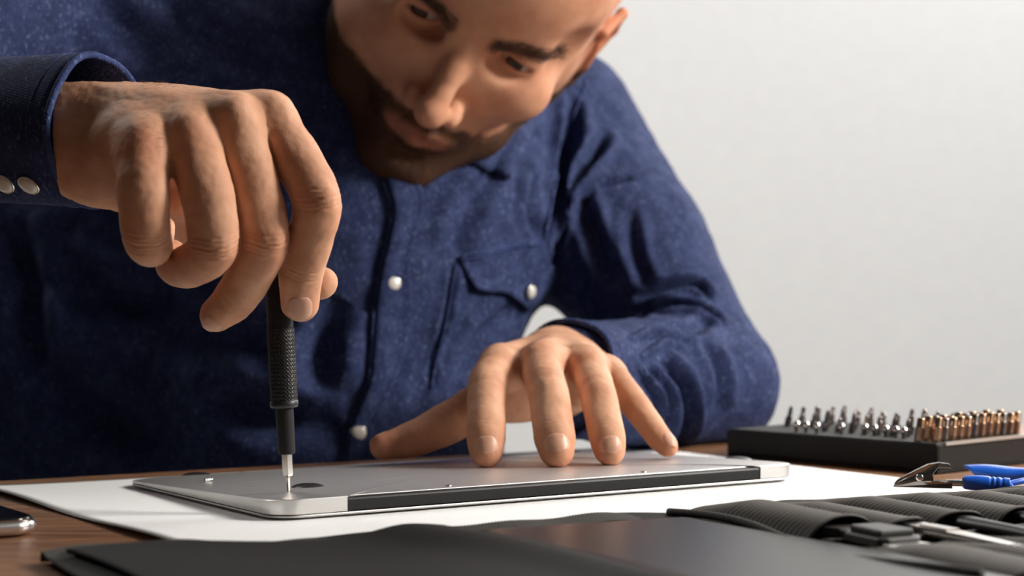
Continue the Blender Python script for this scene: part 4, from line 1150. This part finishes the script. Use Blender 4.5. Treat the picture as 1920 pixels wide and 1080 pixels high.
# black handles of slim tools
for i, (aa, b0, bl_, r, lab) in enumerate(((345, 62, 125, 4.4, 'slim black tool with waisted handle in the third elastic pocket'), (376, 62, 110, 4.2, 'slim black tool in the fourth elastic pocket, beyond the waisted one'), (406, 62, 105, 3.6, 'slim black tool in the fifth elastic pocket near the right edge'))):
    e = empty('spudger', rp(aa, b0, 7), lab, 'tool')
    bs = np.linspace(0, 1, 26); P = [rp(aa, b0 + bl_ * t, 7.2 - 1.5 * t) for t in bs]
    R_ = [(r * (1 + 0.22 * math.sin(t * 9 + i)) * (1 if t < .75 else 1 - (t - .75) * 2.2), 0.75 * r * (1 - 0.4 * t)) for t in bs]
    mesh_obj('handle', *tube(P, R_, 16), BLACK, e)
    P = [rp(aa, b0 + bl_ - 2 + 16 * t, 5.6 - 0.8 * t) for t in np.linspace(0, 1, 6)]
    mesh_obj('flat_tip', *tube(P, [(1.8, 1.2), (1.9, 1.0), (2.0, .9), (2.0, .7), (1.8, .5), (1.2, .3)], 12), BLACK, e)

# ================================================================ CROCODILE CLIPS WITH BLUE BOOTS
DCHROME = mat('dark_chrome', (0.30, 0.28, 0.27), 0.15, 1.0)
BLUE = mat('blue_vinyl', (0.010, 0.105, 0.56), 0.28); BLUE.node_tree.nodes['Principled BSDF'].inputs['Subsurface Weight'].default_value = 0.05
def clipset(name, lab, o, ax, boot_len, wire, jaws=True, r=4.4, zb=6.0):
    ax = norm(ax); s = norm(np.cross(UP, ax)); e = empty(name, o, lab, 'clip')
    o = np.array(o, float)
    if jaws:
        # lower jaw, channel section, and upper jaw raised like a beak
        def jaw(z0, z1, l, tilt, nm):
            pts = [(-24, 0.0), (-23, 1.6), (-14, 3.4), (-6, 4.2), (3, 3.0), (3, 0)]
            V = []
            for w2 in (-1, 1):
                for x_, h_ in pts:
                    ww = 1.4 + 2.4 * min(1, (x_ + 24) / 16.0)
                    V.append(o + ax * (x_ * math.cos(tilt)) + UP * (z0 + h_ * z1 - x_ * math.sin(tilt)) + s * ww * w2)
            k = len(pts)
            F_ = [(i, i + 1, k + i + 1, k + i) for i in range(k - 1)] + [tuple(range(k))[::-1], tuple(range(k, 2 * k))]
            ob = mesh_obj(nm, V, F_, DCHROME, e, smooth=False); solid(ob, 0.5, 0); return ob
        jaw(1.4, 0.8, 24, 0.0, 'lower_jaw')
        # upper jaw: wedge with thumb lever
        pts = [(-24, 1.8), (-22, 4.2), (-14, 8.6), (-8, 11.6), (-3, 12.6), (2, 12.0), (3.5, 9.8), (1.5, 10.2), (-3.5, 10.2), (-6, 7.0), (-5, 3.0), (-12, 2.4)]
        V = []
        for w2 in (-1, 1):
            for x_, h_ in pts: V.append(o + ax * x_ + UP * (0.8 + h_) + s * (1.3 + 2.2 * min(1, (x_ + 24) / 16.0)) * w2)
        k = len(pts); F_ = [tuple(range(k))[::-1], tuple(range(k, 2 * k))] + [(i, (i + 1) % k, k + (i + 1) % k, k + i) for i in range(k)]
        ob = mesh_obj('upper_jaw', V, F_, DCHROME, e, smooth=False); bevel(ob, 0.35, 2)
        for w2 in (-1, 1):
            mesh_obj('rivet', *lathe(o + ax * -12 + UP * 6.2 + s * 3.0 * w2, s * w2, [(0, 1.9), (0.5, 1.9), (0.9, 1.3), (0.95, .2)], 16), CHROME, e)
        mesh_obj('spring', *tube([o + ax * (-6 + 4 * 0) + UP * (3.2) + s * q for q in np.linspace(-2.6, 2.6, 5)], [1.9] * 5, 14), mat('copper_spring', (0.6, 0.32, 0.16), 0.3, 1.0), e)
        mesh_obj('stem', *tube([o + ax * q + UP * 3.6 for q in (0, 4, 8, 12)], [1.6] * 4, 12), CHROME, e)
    # vinyl boot
    P = []; R_ = []
    for t in np.linspace(0, 1, 40):
        P.append(o + ax * (8 + boot_len * t) + UP * (zb - 2.0 - 0.6 * t))
        q = r * (0.78 + 0.32 * math.sin(min(t * 3.2, 1.57))) * (1 - 0.28 * t)
        if 0.52 < t < 0.92: q *= 1 - 0.10 * (math.sin(t * 55) > 0.2)
        if t < 0.05: q *= 0.75 + 5 * t
        R_.append((q, q * 0.9))
    mesh_obj('vinyl_boot', *tube(P, R_, 20), BLUE, e)
    wp = [P[-1] + np.array(q, float) for q in wire]; wp = [P[-1] - ax * 2] + wp
    W2 = []
    for i in range(len(wp) - 1): W2 += [wp[i] + (wp[i + 1] - wp[i]) * t for t in np.linspace(0, 1, 6, endpoint=False)]
    W2.append(wp[-1]); W2 = np.array(W2)
    for _ in range(4): W2[1:-1] = (W2[:-2] + 2 * W2[1:-1] + W2[2:]) / 4
    mesh_obj('wire', *tube(W2, [1.5] * len(W2), 12), BLUE, e)
    mesh_obj('cord_knot', *tube([P[-1] + s * q + UP * (-1.2) for q in np.linspace(-2.4, 2.4, 5)], [1.6, 1.9, 2.0, 1.9, 1.6], 12), BLUE, e)
    return e
o1 = px(1772, 916, 868); o1[2] = 3.6
clipset('crocodile_clip', 'chrome crocodile clip with blue vinyl sleeve at the right end of the paper', o1, [0.96, -0.18, -0.0], 22, [(8, 4, 1.5), (20, 12, 2), (40, 14, 0), (70, 10, -2)], True, 4.3)
# second sleeve, empty, open mouth cut slantwise
o2 = px(1822, 884, 925); o2[2] = 8
e2 = empty('clip_sleeve', o2, 'loose glossy blue vinyl clip sleeve behind the chrome crocodile clip', 'clip')
P = []; V = []; ax = norm([0.97, -0.12, -0.02]); s = norm(np.cross(UP, ax)); ns = 24; nl = 30
for i in range(nl):
    t = i / (nl - 1)
    for k in range(ns):
        a = 2 * math.pi * k / ns
        sh = (1 - t) * (7.0 * math.cos(a - math.pi / 2 + math.pi)) * 0.6 * (1 if t < .3 else max(0, 1 - (t - .3) / .3))
        r = 4.6 + 0.8 * math.sin(min(1, t * 2) * math.pi) - 1.6 * t; wv = 0.5 * math.sin(3 * a) * max(0, 1 - t * 5)
        V.append(o2 + ax * (44 * t + sh) + s * math.cos(a) * (r + wv) * 1.15 + UP * (math.sin(a) * (r + wv) * 0.85 - 1.5))
Fc = [(i * ns + k, i * ns + (k + 1) % ns, (i + 1) * ns + (k + 1) % ns, (i + 1) * ns + k) for i in range(nl - 1) for k in range(ns)]
solid(mesh_obj('vinyl_boot', V, Fc, BLUE, e2), 0.9, -1)
